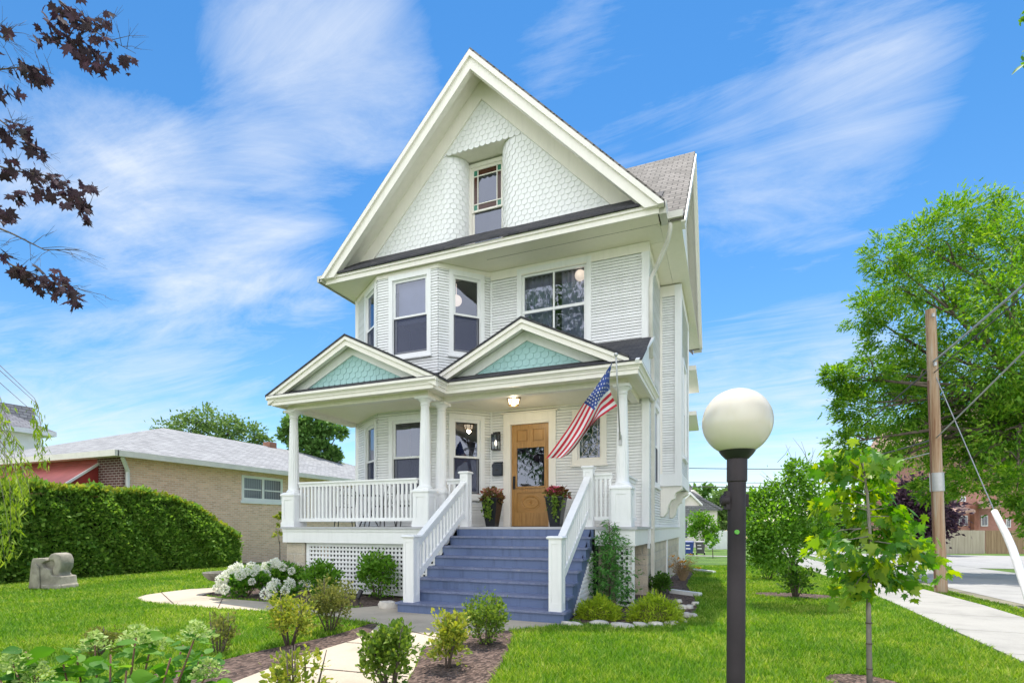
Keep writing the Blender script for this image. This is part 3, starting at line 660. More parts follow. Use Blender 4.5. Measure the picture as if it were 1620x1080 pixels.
# railings
def railing(p0, p1, n, h=.96):
    p0 = Vector((*p0, 0)); p1 = Vector((*p1, 0)); m = MB()
    for z, w, t in ((FL + h, .11, .035), (FL + h - .05, .05, .075)): m.beam(p0 + Vector((0, 0, z)), p1 + Vector((0, 0, z)), w, t)
    r = m.build('railing', WHITE, house)
    m = MB(); z = FL + .15; m.beam(p0 + Vector((0, 0, z)), p1 + Vector((0, 0, z)), .06, .07); m.build('bottom_rail', WHITE, r)
    b = None
    for i in range(n):
        q = p0.lerp(p1, (i + .5) / n)
        if b is None:
            m = MB(); m.beam((q.x, q.y, FL + .18), (q.x, q.y, FL + h - .08), .042, .042, up=(p1 - p0).normalized()); b = m.build('baluster', WHITE, r); b0 = q.copy()
        else: c = b.copy(); COL.objects.link(c); c.parent = r; c.location = q - b0
railing((-8.75, 9.07), (-5.71, 9.07), 30); railing((-8.92, 9.25), (-8.92, 11.1), 17); railing((-5.33, 9.60), (-4.98, 9.60), 3); railing((-2.24, 9.60), (-1.91, 9.60), 4); railing((-1.74, 9.83), (-1.74, 11.1), 11)
# stairs
st = MB(); RIS, RUN, SY = FL / 8, .28, 7.45; X0, X1 = -5.02, -2.22
prof = [(SY + .3, 0)]
m = MB()
for xs in (X0 + .02, X1 - .05):
    pr = [(SY + .31, .0)] + [q for i in range(1, 8) for q in ((SY + RUN * i + .02, RIS * i - .002), (SY + RUN * i + .02, RIS * (i + 1) - .04))] + [(9.40, FL - .05), (9.40, .98), (SY + .62, .0)]
    m.prism(pr, xs, xs + .03, lambda a, b, d: (d, a, b))
m.box(X0 + .05, SY + 1.0, .05, X1 - .05, SY + 1.1, .2); stair = m.build('staircase', BLUE, house)
for i in range(8):
    y = SY + RUN * i; wx = .06 if i == 0 else 0
    m = MB(); m.box(X0 - wx, y, RIS * i - (.1 if i == 0 else .0), X1 + wx * .4, y + .022, RIS * (i + 1) - .034); m.build('riser', BLUE, stair)
    if i == 0: m = MB(); m.box(X0 - wx, y + .022, -.1, X0 - wx + .02, y + .29, RIS - .034); m.box(X1 + .004, y + .022, -.1, X1 + wx * .4, y + .29, RIS - .034); build_loose(m, 'riser', BLUE, stair)
    if i < 7: m = MB(); m.box(X0 - wx - .03, y - .028, RIS * (i + 1) - .034, X1 + wx * .4 + .03, y + RUN + .02, RIS * (i + 1)); m.build('tread', BLUET, stair)
wl = Wall((X1 - .015, SY + .35), (X1 - .015, 9.42)); m = MB(); lattice(m, wl, .04, wl.L - .02, .03, 1.1, .075, .036, inside=lambda a: min(1.0, (a - .27) * .737 + .07)); m.build('lattice_panel', WHITE, house)
def stair_rail(x):
    m = MB(); yb, yt = 7.56, 9.55
    for y, z0, z1, w in ((yb, RIS, 1.25, .19), (yt, FL, 2.50, .17)):
        m.box(x - w / 2, y - w / 2, z0, x + w / 2, y + w / 2, z1); m.taper(x, y, z1, z1 + .02, w + .05, w + .07); m.taper(x, y, z1 + .02, z1 + .045, w + .07, w + .03)
        for u0, u1, q0, q1 in ((-w / 2, -w / 2 + .045, z0, z1), (w / 2 - .045, w / 2, z0, z1), (-w / 2 + .045, w / 2 - .045, z1 - .07, z1), (-w / 2 + .045, w / 2 - .045, z0, z0 + .12)):
            m.box(x + u0, y - w / 2 - .009, q0, x + u1, y - w / 2 - .0005, q1); m.box(x + w / 2 + .0005, y + u0, q0, x + w / 2 + .009, y + u1, q1)
    ya, yz = yb + .1, yt - .09; k = RIS / RUN; za = 1.17; zz = za + (yz - ya) * k
    m.vbeam((x, ya, za), (x, yz, zz), .12, .05); m.vbeam((x, ya, za - .085), (x, yz, zz - .085), .05, .12)
    lo = .62; m.vbeam((x, ya, za - lo), (x, yz, zz - lo), .06, .13)
    r = m.build('stair_railing', WHITE, house); n = 15; b = None
    for i in range(n):
        f = (i + .6) / n; q = Vector((x, ya + (yz - ya) * f, za + (zz - za) * f))
        if b is None: m = MB(); m.beam(q + Vector((0, 0, -lo + .02)), q + Vector((0, 0, -.1)), .04, .04, up=(0, 1, 0)); b = m.build('baluster', WHITE, r); b0 = q.copy()
        else: c = b.copy(); COL.objects.link(c); c.parent = r; c.location = q - b0
stair_rail(-4.88); stair_rail(-2.34)
# ---------------------------------------------------------------- front door
OAK = plain('honey_oak', (.42, .22, .065), .42, .18, 2.5, bmp=.12)
m_, nt, b = base_mat('oak_grain'); o = coords(nt); mp = nd(nt, 'ShaderNodeMapping'); mp.inputs['Scale'].default_value = (16, 16, 1.6); L(nt, o, mp.inputs['Vector'])
nz = noise(nt, mp.outputs[0], 2.2, 8, .6); rp = ramp(nt, nz.outputs['Fac'], [(.3, (.30, .145, .04)), (.55, (.43, .23, .07)), (.75, (.50, .29, .10))]); L(nt, rp.outputs[0], b.inputs['Base Color']); b.inputs['Roughness'].default_value = .4
OAKG = m_
m = MB(); w = wDE
w.box(m, DX0 - .17, DX0 - .03, FL, 3.82, -.02, .035); w.box(m, DX1 + .03, DX1 + .17, FL, 3.82, -.02, .035); w.box(m, DX0 - .17, DX1 + .17, 3.82, 4.0, -.02, .035); w.box(m, DX0 - .22, DX1 + .22, 4.0, 4.03, -.02, .075)
w.box(m, DX0 - .03, DX0, FL, 3.82, -.16, .02); w.box(m, DX1, DX1 + .03, FL, 3.82, -.16, .02); w.box(m, DX0, DX1, DZ1, 3.82, -.16, .02); m.build('door_frame', CREAM, house)
m = MB(); c0, c1 = DX0 + .004, DX1 - .004; d0, d1 = -.11, -.06
w.box(m, c0, c0 + .125, FL + .01, DZ1, d0, d1); w.box(m, c1 - .125, c1, FL + .01, DZ1, d0, d1)
for z0, z1 in ((FL + .01, FL + .32), (FL + .78, FL + .92), (FL + 1.80, FL + 1.93), (DZ1 - .12, DZ1)): w.box(m, c0 + .125, c1 - .125, z0, z1, d0, d1)
am = (c0 + c1) / 2; w.box(m, am - .06, am + .06, FL + 1.93, DZ1 - .12, d0, d1); w.box(m, c0 + .12, c1 - .12, FL + .88, FL + .905, d1, d1 + .03)
door = m.build('door', OAKG, house, )
m = MB(); 
for a0, a1 in ((c0 + .125, am - .06), (am + .06, c1 - .125)): w.box(m, a0, a1, FL + 1.93, DZ1 - .12, d0 + .01, d1 - .025); w.box(m, a0 + .035, a1 - .035, FL + 1.965, DZ1 - .155, d1 - .025, d1 - .01)
m.build('door_panel', OAK, door)
m = MB(); w.box(m, c0 + .125, c1 - .125, FL + .32, FL + .78, d0 + .01, d1 - .02)
for rx, rz, h in ((.245, .175, .006), (.205, .14, .013), (.12, .075, .006), (.04, .04, .016)):
    n = 40; 
    for j in range(n):
        t0, t1 = 2 * math.pi * j / n, 2 * math.pi * (j + 1) / n; q = lambda t, k, d: w.p(am + (rx - k) * math.cos(t), FL + .55 + (rz - k) * math.sin(t), d1 - .02 + d)
        m.add([q(t0, 0, 0), q(t1, 0, 0), q(t1, .012, h), q(t0, .012, h), q(t1, .028, 0), q(t0, .028, 0)], [(0, 1, 2, 3), (3, 2, 4, 5)])
m.build('carved_panel', OAK, door)
m = MB(); m.poly([w.p(c0 + .125, FL + .92, -.085), w.p(c1 - .125, FL + .92, -.085), w.p(c1 - .125, FL + 1.8, -.085), w.p(c0 + .125, FL + 1.8, -.085)]); m.build('pane', GLASS, door)
m = MB(); w.box(m, c0 + .03, c0 + .09, FL + .86, FL + 1.16, d1, d1 + .012); m.tube([w.p(c0 + .06, FL + 1.1, d1 + .01), w.p(c0 + .06, FL + 1.1, d1 + .05), w.p(c0 + .06, FL + .95, d1 + .05), w.p(c0 + .06, FL + .92, d1 + .01)], .009, 8); m.lathe([(.0, -.012), (.018, -.012), (.018, .012), (0, .012)], w.p(c0 + .06, FL + 1.13, d1 + .015), 10); m.build('handle', BLACKM, door)
# leaded pattern in the window beside the door
m = MB(); a0, a1, z0, z1 = 2.14, 2.58, 2.93, 3.81; am2 = (a0 + a1) / 2
def came(p, q, r=.006): m.tube([wDE.p(p[0], p[1], -.04), wDE.p(q[0], q[1], -.04)], r, 6)
for a in (a0 + .05, a1 - .05): came((a, z0), (a, z1))
for z in (z0 + .05, z0 + .29, z1 - .05): came((a0, z), (a1, z))
b0 = z0 + .05; t0 = z0 + .29
came((a0 + .05, t0), (am2, b0)); came((am2, b0), (a1 - .05, t0)); came((a0 + .05, b0), (am2, t0)); came((am2, t0), (a1 - .05, b0)); came((am2, z0), (am2, b0))
for sg in (-1, 1):
    pts = [(am2 + sg * .17, t0), (am2 + sg * .10, t0 + .10), (am2 + sg * .03, t0 + .17), (am2 + sg * .07, t0 + .27), (am2 + sg * .05, t0 + .36), (am2 + sg * .11, t0 + .42), (am2 + sg * .17, z1 - .05)]
    for p, q in zip(pts[:-1], pts[1:]): came(p, q)
m.build('lead_came', LEAD, lead)
LAMPM = emit_mat('warm_lamp_glass', (1.0, .80, .52), 1.6)
m = MB(); m.lathe([(.135 * math.sin(t), -.135 * math.cos(t)) for t in (math.pi * i / 12 for i in range(13))], (-6.08, 11.4, 6.93), 20); 
m.lathe([(.12 * math.sin(t), -.12 * math.cos(t)) for t in (math.pi * i / 12 for i in range(13))], (-2.98, 11.37, 6.98), 20); m.tube([(-6.08, 11.4, 7.05), (-6.08, 11.4, 7.34)], .008, 6); [o_.data.shade_smooth() for o_ in build_loose(m, 'pendant_globe', emit_mat('pendant_glass', (.95, .78, .60), .42), house)]
# ================================================================== GROUND
def lawn_mat():
    m, nt, b = base_mat('lawn_turf'); o = coords(nt)
    a = noise(nt, o, .35, 5, .6); c = noise(nt, o, 9, 6, .7); d = noise(nt, o, 70, 4, .7)
    r1 = ramp(nt, a.outputs['Fac'], [(.35, (.07, .16, .012)), (.65, (.14, .26, .024))])
    r2 = ramp(nt, c.outputs['Fac'], [(.3, (.55, .6, .5)), (.7, (1.25, 1.15, 1.1))]); r3 = ramp(nt, d.outputs['Fac'], [(.3, (.45, .5, .4)), (.7, (1.35, 1.25, 1.3))])
    m1 = nd(nt, 'ShaderNodeMixRGB', blend_type='MULTIPLY'); m1.inputs[0].default_value = .7; L(nt, r1.outputs[0], m1.inputs[1]); L(nt, r2.outputs[0], m1.inputs[2])
    m2 = nd(nt, 'ShaderNodeMixRGB', blend_type='MULTIPLY'); m2.inputs[0].default_value = .8; L(nt, m1.outputs[0], m2.inputs[1]); L(nt, r3.outputs[0], m2.inputs[2])
    L(nt, m2.outputs[0], b.inputs['Base Color']); b.inputs['Roughness'].default_value = .9; bump(nt, b, d.outputs['Fac'], .9, .03)
    return m
TURF = lawn_mat()
def concrete(name, c, crack=.0, var=.12):
    m, nt, b = base_mat(name); o = coords(nt); n1 = noise(nt, o, 1.1, 8, .65); n2 = noise(nt, o, 60, 4, .7)
    r = ramp(nt, n1.outputs['Fac'], [(.28, mul(c, 1 - var * 1.3)), (.5, c), (.72, mul(c, 1 + var * .5))]); r2 = ramp(nt, n2.outputs['Fac'], [(.3, (.86,) * 3), (.6, (1, 1, 1))])
    m1 = nd(nt, 'ShaderNodeMixRGB', blend_type='MULTIPLY'); m1.inputs[0].default_value = 1; L(nt, r.outputs[0], m1.inputs[1]); L(nt, r2.outputs[0], m1.inputs[2])
    L(nt, m1.outputs[0], b.inputs['Base Color']); b.inputs['Roughness'].default_value = .85; bump(nt, b, n2.outputs['Fac'], .3, .006); return m
CONC = concrete('tan_concrete', (.51, .435, .335), var=.22); CONCW = concrete('pale_concrete', (.37, .355, .325), var=.2); ROADM = concrete('weathered_road', (.36, .35, .335), var=.2)
MULCH = None
m_, nt, b = base_mat('shredded_mulch'); o = coords(nt); v = nd(nt, 'ShaderNodeTexVoronoi'); mp = nd(nt, 'ShaderNodeMapping'); mp.inputs['Scale'].default_value = (38, 22, 30); L(nt, o, mp.inputs['Vector']); L(nt, mp.outputs[0], v.inputs['Vector']); v.inputs['Scale'].default_value = 1
r = ramp(nt, v.outputs['Color'], [(.1, (.035, .022, .018)), (.5, (.10, .062, .048)), (.9, (.22, .15, .12))]); L(nt, r.outputs[0], b.inputs['Base Color']); b.inputs['Roughness'].default_value = .95; bump(nt, b, v.outputs['Distance'], 1, .03); MULCH = m_
m = MB(); xs = [-140, -60, -30, -14, 0, 14, 40, 90, 200]; ys = [-40, 0, 6, 12, 20, 40, 90, 260]
for i in range(len(xs) - 1):
    for j in range(len(ys) - 1):
        m.poly([(x, y, gz(x, y)) for x, y in ((xs[i], ys[j]), (xs[i + 1], ys[j]), (xs[i + 1], ys[j + 1]), (xs[i], ys[j + 1]))])
tag(m.build('ground', TURF), kind='structure')
def sheet(name, poly, mat, h, edge=0):
    m = MB()
    def clip(pts, keep):
        o = []
        for i in range(len(pts)):
            a, b = pts[i], pts[(i + 1) % len(pts)]; ka, kb = keep(a) >= 0, keep(b) >= 0
            if ka: o.append(a)
            if ka != kb: t = keep(a) / (keep(a) - keep(b)); o.append((a[0] + (b[0] - a[0]) * t, a[1] + (b[1] - a[1]) * t))
        return o
    for kf in (lambda q: 12 - q[1], lambda q: q[1] - 12):
        c = clip(poly, kf)
        if len(c) > 2: m.poly([(x, y, gz(x, y) + h) for x, y in c])
    if edge:
        n = len(poly)
        for i in range(n): a, b = poly[i], poly[(i + 1) % n]; m.poly([(a[0], a[1], gz(*a) - .02), (b[0], b[1], gz(*b) - .02), (b[0], b[1], gz(*b) + h), (a[0], a[1], gz(*a) + h)])
    return tag(m.build(name, mat), kind='structure')
def gp(px): return [tuple(gnd(u, v)[:2]) for u, v in px]
def smooth_poly(P, it=2):
    for _ in range(it): P = [q for i in range(len(P)) for a, b in ((P[i], P[(i + 1) % len(P)]),) for q in ((a[0] * .75 + b[0] * .25, a[1] * .75 + b[1] * .25), (a[0] * .25 + b[0] * .75, a[1] * .25 + b[1] * .75))]
    return P
path_poly = gp([(356, 929), (300, 932), (267, 936), (231, 941), (214, 946.5), (228, 952), (267, 957), (355, 964), (430, 967.5), (494, 974), (560, 982), (600, 987), (585, 1002), (560, 1013), (520, 1025), (457, 1046), (360, 1084), (250, 1150), (520, 1150), (640, 1084), (655, 1060), (668, 1025), (740, 1004), (797, 998), (862, 992), (900, 988), (870, 960), (640, 955), (560, 962), (485, 957), (430, 953), (380, 949), (345, 946), (318, 942), (335, 937), (372, 930)])
sheet('path', path_poly, CONC, .012, 1)
bedR = smooth_poly(gp([(668, 1025), (700, 1012), (745, 1003), (790, 997), (815, 999), (806, 1022), (795, 1052), (772, 1085), (760, 1130), (560, 1180), (640, 1084), (656, 1060)]), 1)
bedL = smooth_poly(gp([(590, 985), (602, 990), (588, 1003), (560, 1014), (520, 1026), (457, 1047), (370, 1082), (250, 1150), (60, 1150), (200, 1075), (320, 1053), (400, 1032), (455, 1021), (528, 1005), (560, 995)]), 1)
bedH = gp([(318, 942), (335, 932), (400, 922), (470, 905), (560, 905), (636, 915), (636, 960), (560, 961), (485, 956), (430, 952), (380, 948), (345, 945)])
bedS = smooth_poly(gp([(905, 988), (895, 960), (905, 945), (1030, 920), (1075, 900), (1100, 905), (1085, 925), (1100, 945), (1104, 965), (1085, 985), (1040, 990), (970, 990)]), 1)
bedM = smooth_poly([tuple((gnd(1368, 1082) + Vector((.34 * math.cos(t), .34 * math.sin(t), 0)))[:2]) for t in (math.pi * i / 5 for i in range(10))], 1)
bedT = smooth_poly([tuple((gnd(1258, 942) + Vector((.85 * math.cos(t), .6 * math.sin(t), 0)))[:2]) for t in (math.pi * i / 5 for i in range(10))], 1)
for p in (bedR, bedL, bedH, bedS, bedM, bedT): sheet('mulch_bed', p, MULCH, .008)
walk = [(2.88, -6), (4.28, -6), (4.28, 60), (2.88, 60)]
m = MB(); y = -6.0
while y < 60:
    y1 = y + 1.5
    for a, b in ((y, y1 - .012),):
        m.poly([(2.88, a, gz(0, a) + .03), (4.28, a, gz(0, a) + .03), (4.28, b, gz(0, b) + .03), (2.88, b, gz(0, b) + .03)])
        for p, q in (((2.88, a), (2.88, b)), ((4.28, b), (4.28, a))): m.poly([(p[0], p[1], gz(*p) - .02), (p[0], p[1], gz(*p) + .03), (q[0], q[1], gz(*q) + .03), (q[0], q[1], gz(*q) - .02)])
    y = y1
tag(m.build('sidewalk', CONCW), kind='structure')
GRAV = concrete('gravelly_verge', (.22, .20, .14), var=.5)
sheet('verge', [(4.7, -6), (5.1, -6), (5.1, 25), (4.7, 25)], GRAV, .004)
sheet('road', [(5.1, -8), (9.5, -8), (9.5, 27), (9.6, 120), (5.1, 120)], ROADM, .010)
sheet('road', [(9.5, 27), (90, 27), (90, 47), (9.6, 47)], ROADM, .014)
sheet('driveway', [(9.5, 19.0), (24, 19.0), (24, 21.2), (9.5, 21.2)], CONCW, .018)
sheet('path', [(-30, 34.5), (2.8, 34.5), (2.8, 35.8), (-30, 35.8)], CONCW, .012)

# ------------------------------------------------------------------ grass blades near the camera
def inside(poly, X, Y):
    c = np.zeros(len(X), bool); n = len(poly)
    for i in range(n):
        x0, y0 = poly[i]; x1, y1 = poly[(i + 1) % n]
        with np.errstate(divide='ignore', invalid='ignore'): k = ((y0 > Y) != (y1 > Y)) & (X < (x1 - x0) * (Y - y0) / (y1 - y0 + 1e-12) + x0)
        c ^= k
    return c
GRASS = leaf_mat('grass_blade', [(.066, .170, .010), (.115, .265, .018), (.19, .36, .034), (.31, .42, .085)], .4, .6)
def _patchy(m):                     # clover, thin and well-fed patches
    nt = m.node_tree; o = coords(nt); a = noise(nt, o, .55, 5, .65); c = noise(nt, o, 3.1, 4, .6); ad = nd(nt, 'ShaderNodeMath', operation='MULTIPLY_ADD'); ad.inputs[1].default_value = .45; L(nt, c.outputs['Fac'], ad.inputs[0]); L(nt, a.outputs['Fac'], ad.inputs[2])
    r = ramp(nt, ad.outputs[0], [(.50, (.62, .80, .70)), (.68, (1, 1, 1)), (.80, (1.5, 1.2, 1.35)), (.92, (2.0, 1.45, 2.2))])
    for l in list(nt.links):
        if l.to_socket.name in ('Base Color', 'Color') and l.from_node.type == 'VALTORGB' and l.from_node != r:
            x = nd(nt, 'ShaderNodeMixRGB', blend_type='MULTIPLY'); x.inputs[0].default_value = 1; src, dst = l.from_socket, l.to_socket; L(nt, src, x.inputs[1]); L(nt, r.outputs[0], x.inputs[2]); L(nt, x.outputs[0], dst)
_patchy(GRASS)
def grass():
    n = 720000; D = 3.9 + 18 * rng.random(n) ** 1.25; r = rng.uniform(-1.3, 1.12, n)
    X = D * (-SN + CS * r); Y = D * (CS + SN * r); ok = (X < 2.86) | ((X > 4.32) & (X < 4.7))
    for p in (path_poly, bedR, bedL, bedH, bedS, bedM, bedT): ok &= ~inside(p, X, Y)
    ok &= ~((X > -9) & (X < -1.45) & (Y > 8.8)) & ~((X > -5.15) & (X < -2.15) & (Y > 7.3)) & (X > -16.6)
    X, Y, D = X[ok], Y[ok], D[ok]; n = len(X); h = rng.uniform(.03, .075, n); w = .0035 + .0009 * D
    lean = rng.normal(size=(n, 2)) * .55; a = rng.uniform(0, 6.283, n); Z = -.018 * np.maximum(0, Y - 12)
    B = np.stack([X, Y, Z], 1); sx = np.stack([np.cos(a), np.sin(a), 0 * a], 1) * w[:, None]
    top = B + np.stack([lean[:, 0] * h, lean[:, 1] * h, h], 1)
    V = np.stack([B - sx, B + sx, top], 1).reshape(-1, 3)
    tag(npmesh('grass', V, np.arange(3 * n).reshape(n, 3), GRASS), 'short mown lawn grass around the house', 'grass', kind='stuff')
grass()

# ================================================================== THINGS AT THE HOUSE
def star(mb, c, ux, uy, r, n):
    pts = [c + (ux * math.sin(math.pi * i / 5) + uy * math.cos(math.pi * i / 5)) * (r if i % 2 == 0 else r * .4) + n for i in range(10)]
    mb.add([c + n] + pts, [(0, i + 1, (i + 1) % 10 + 1) for i in range(10)])
CR = plain('red_flag_cloth', (.52, .02, .045), .8, .08); CW = plain('white_flag_cloth', (.74, .72, .72), .8, .05); CB = plain('blue_flag_cloth', (.03, .065, .26), .8, .1)
WOODP = plain('varnished_pole', (.30, .15, .06), .4, .2)
pb = Vector((-1.76, 9.50, 3.02)); pt = Vector((-1.66, 8.62, 4.24))
flag = thing('flag', pb, 'red white and blue striped flag with stars on an angled pole at the porch', 'flag')
m = MB(); m.tube([pb, pt], .013, 10); m.lathe([(0, -.035), (.028, -.02), (.034, 0), (.028, .02), (0, .035)], tuple(pt), 12); m.build('flagpole', GREYM, flag, smooth=True)
m = MB(); m.beam(pb + Vector((0, .03, -.12)), pb + Vector((0, .03, .06)), .05, .03, up=(0, 1, 0)); m.tube([pb + Vector((0, .02, -.02)), pb.lerp(pt, .08)], .02, 10); m.build('bracket', GREYM, flag)
def fz(x, y, D): return at(840 + x * .16667, 560 + y * .16667, D)
rows = [[(772, 75, 8.60), (690, 205, 8.62), (600, 345, 8.66), (525, 450, 8.70), (465, 560, 8.74), (395, 690, 8.78), (325, 810, 8.80), (265, 915, 8.82), (212, 1008, 8.84)],
        [(748, 205, 8.72), (700, 290, 8.60), (628, 375, 8.58), (560, 470, 8.76), (505, 585, 8.84), (445, 710, 8.86), (380, 830, 8.86), (322, 925, 8.88), (270, 1000, 8.90)],
        [(748, 318, 8.82), (700, 365, 8.72), (655, 425, 8.62), (610, 510, 8.60), (555, 625, 8.66), (495, 745, 8.72), (425, 855, 8.74), (365, 940, 8.78), (318, 992, 8.80)],
        [(775, 405, 8.92), (725, 452, 8.96), (668, 500, 8.90), (632, 560, 8.80), (585, 655, 8.86), (520, 760, 8.90), (445, 870, 8.88), (385, 940, 8.88), (340, 975, 8.88)],
        [(820, 490, 9.00), (755, 530, 8.95), (690, 575, 8.82), (630, 615, 8.74), (560, 690, 8.72), (500, 765, 8.76), (445, 845, 8.80), (400, 905, 8.84), (355, 950, 8.86)]]
G = np.array(rows, float)
def cr(p, t):   # catmull-rom along axis 0
    n = len(p) - 1; t = min(max(t, 0), 1) * n; i = min(int(t), n - 1); u = t - i
    a, b, c, d = p[max(i - 1, 0)], p[i], p[i + 1], p[min(i + 2, n)]
    return .5 * ((2 * b) + (c - a) * u + (2 * a - 5 * b + 4 * c - d) * u * u + (3 * b - a - 3 * c + d) * u ** 3)
def cloth(s, t):
    s_ = s; q = cr(np.array([cr(G[i], s) for i in range(5)]), t); return fz(q[0] - 70 * s_ ** 2 * (1 - t), q[1] - 20 * s_ * (1 - t), q[2] + .022 * math.sin(t * 15 + s * 3) * (.3 + s))
m = MB(); NS, NT = 40, 39
gv = [[cloth(i / NS, j / NT) for i in range(NS + 1)] for j in range(NT + 1)]
m.v = [tuple(p) for r_ in gv for p in r_]
for j in range(NT):
    for i in range(NS):
        k = j * (NS + 1) + i; m.f.append((k, k + 1, k + NS + 2, k + NS + 1)); st_ = j // 3
        m.m.append(2 if (i < 16 and st_ < 7) else (0 if st_ % 2 == 0 else 1))
m.build('flag_cloth', [CR, CW, CB], flag, smooth=True)
m = MB()
for r_ in range(9):
    for c_ in range(6 if r_ % 2 == 0 else 5):
        s = .4 * (c_ + (.5 if r_ % 2 == 0 else 1)) / 6; t = 7 / 13 * (r_ + .6) / 9.2
        c = cloth(s, t); ux = (cloth(s + .01, t) - c).normalized(); uy = (cloth(s, t - .01) - c).normalized(); nn = ux.cross(uy).normalized()
        for sg in (1, -1): star(m, c, ux, uy, .021, nn * .004 * sg)
m.build('stars', CW, flag)
# wall lantern, mailbox, ceiling light
LANG = glass_mat('lantern_glass', (.85, .88, .86), 1.5)
lx, ly = -4.88, 11.2
t = thing('wall_lantern', (lx, ly, 3.4), 'black box lantern with clear glass on the wall above the mailbox', 'wall lamp')
m = MB(); m.box(lx - .06, ly - .03, 3.40, lx + .06, ly - .012, 3.62); m.box(lx - .02, ly - .13, 3.56, lx + .02, ly - .03, 3.60); yc = ly - .14
m.box(lx - .085, yc - .085, 3.52, lx + .085, yc + .085, 3.545); m.box(lx - .05, yc - .05, 3.545, lx + .05, yc + .05, 3.58)
for sx in (-1, 1):
    for sy in (-1, 1): m.box(lx + sx * .075 - .009, yc + sy * .075 - .009, 3.20, lx + sx * .075 + .009, yc + sy * .075 + .009, 3.52)
m.box(lx - .085, yc - .085, 3.18, lx + .085, yc + .085, 3.20); m.build('frame', BLACKM, t)
m = MB(); m.box(lx - .07, yc - .07, 3.2, lx + .07, yc + .07, 3.519); m.build('glass', LANG, t)
m = MB(); m.lathe([(0, 0), (.022, .01), (.03, .06), (.02, .11), (.008, .13)], (lx, yc, 3.28), 12); m.build('bulb', emit_mat('bulb_glow', (1, .9, .75), 1.2), t, smooth=True)
t = thing('mailbox', (lx + .01, ly, 2.65), 'navy wall mailbox with a flap lid beside the front door', 'mailbox')
m = MB(); mx = lx + .01; m.box(mx - .11, ly - .11, 2.63, mx + .11, ly - .013, 2.86); m.prism([(ly - .11, 2.63), (ly - .013, 2.63), (ly - .013, 2.60), (ly - .08, 2.60)], mx - .11, mx + .11, lambda a, b, d: (d, a, b)); m.build('body', NAVY, t)
m = MB(); m.prism([(ly - .125, 2.83), (ly - .125, 2.80), (ly - .115, 2.80), (ly - .115, 2.866), (ly - .013, 2.90), (ly - .013, 2.925)], mx - .118, mx + .118, lambda a, b, d: (d, a, b)); m.build('lid', NAVY, t)
m = MB(); m.box(mx - .04, ly - .116, 2.71, mx + .04, ly - .111, 2.75); m.build('plate', BLACKM, t)
cx_, cy_ = -4.07, 10.14
t = thing('ceiling_light', (cx_, cy_, 4.1), 'brass flush light with lit seeded glass under the porch ceiling', 'ceiling light')
m = MB(); m.lathe([(.0, 4.098), (.15, 4.098), (.155, 4.075), (.14, 4.06), (.0, 4.06)], (cx_, cy_, 0), 8)
for i in range(8): a = math.pi * 2 * i / 8; m.tube([(cx_ + .135 * math.cos(a), cy_ + .135 * math.sin(a), 4.06), (cx_ + .105 * math.cos(a), cy_ + .105 * math.sin(a), 3.945)], .008, 6)
m.lathe([(0, 3.935), (.11, 3.938), (.11, 3.952), (0, 3.952)], (cx_, cy_, 0), 8); m.build('frame', BRASS, t)
m = MB(); m.lathe([(.128, 4.06), (.1, 3.953)], (cx_, cy_, 0), 8, cap=False); m.build('glass_shade', LAMPM, t)
pl = bpy.data.lights.new('porch_bulb', 'POINT'); pl.energy = 6; pl.color = (1, .82, .55); pl.shadow_soft_size = .05; po = bpy.data.objects.new('bulb_light', pl); COL.objects.link(po); po.location = (cx_, cy_, 3.9); po.parent = t; po.matrix_parent_inverse = world_of(t).inverted()
# planters
VINE = leaf_mat('trailing_vine_leaf', [(.10, .20, .02), (.18, .30, .04), (.28, .34, .08)]); COLEUS = leaf_mat('red_bronze_leaf', [(.14, .05, .03), (.20, .12, .04), (.10, .14, .03), (.30, .10, .08)])
PINKF = leaf_mat('pink_petal', [(.75, .12, .22), (.85, .25, .35), (.6, .05, .1)], .3); PALEF = leaf_mat('dusty_pink_petal', [(.55, .25, .22), (.45, .20, .15), (.5, .35, .2)], .3)
def planter(x, y, label, flower, nfl):
    t = thing('planter', (x, y, FL), label, 'planter', 'tall black planters beside the front door')
    m = MB(); m.taper(x, y, FL + .0, FL + .60, .21, .37); m.taper(x, y, FL + .60, FL + .625, .39, .39); m.build('pot', BLACKP, t)
    P, O = clumps([((x, y, FL + .68), (.22, .22, .13))], 14, 26, .25); leaves('leaves', P, .075, OVATE, COLEUS, t, O)
    P = []; 
    for k in range(6):
        a = R(rng.uniform(215, 325)); h = rng.uniform(.25, .52)
        if k < 3: a = R(270 + rng.normal() * 8); h = rng.uniform(.4, .55)
        for j in range(34): f = j / 34; P.append((x + math.cos(a) * (.2 + .02 * math.sin(f * 9)) + rng.normal() * .02, y + math.sin(a) * (.205 - .05 * f) + rng.normal() * .02 - .02, FL + .66 - f * h))
    leaves('trailing_vine', np.array(P), .055, OVATE, VINE, t, None, droop=.8, up=.1)
    P, O = clumps([((x, y - .04, FL + .76), (.2, .2, .07))], 10, nfl, .12); leaves('flowers', P, .05, OVATE, flower, t, O)
planter(-4.74, 10.55, 'tall black planter with bronze leaves and a green vine left of the oak door', PALEF, 12)
planter(-3.28, 10.55, 'tall black planter with bright pink flowers right of the oak door', PINKF, 16)
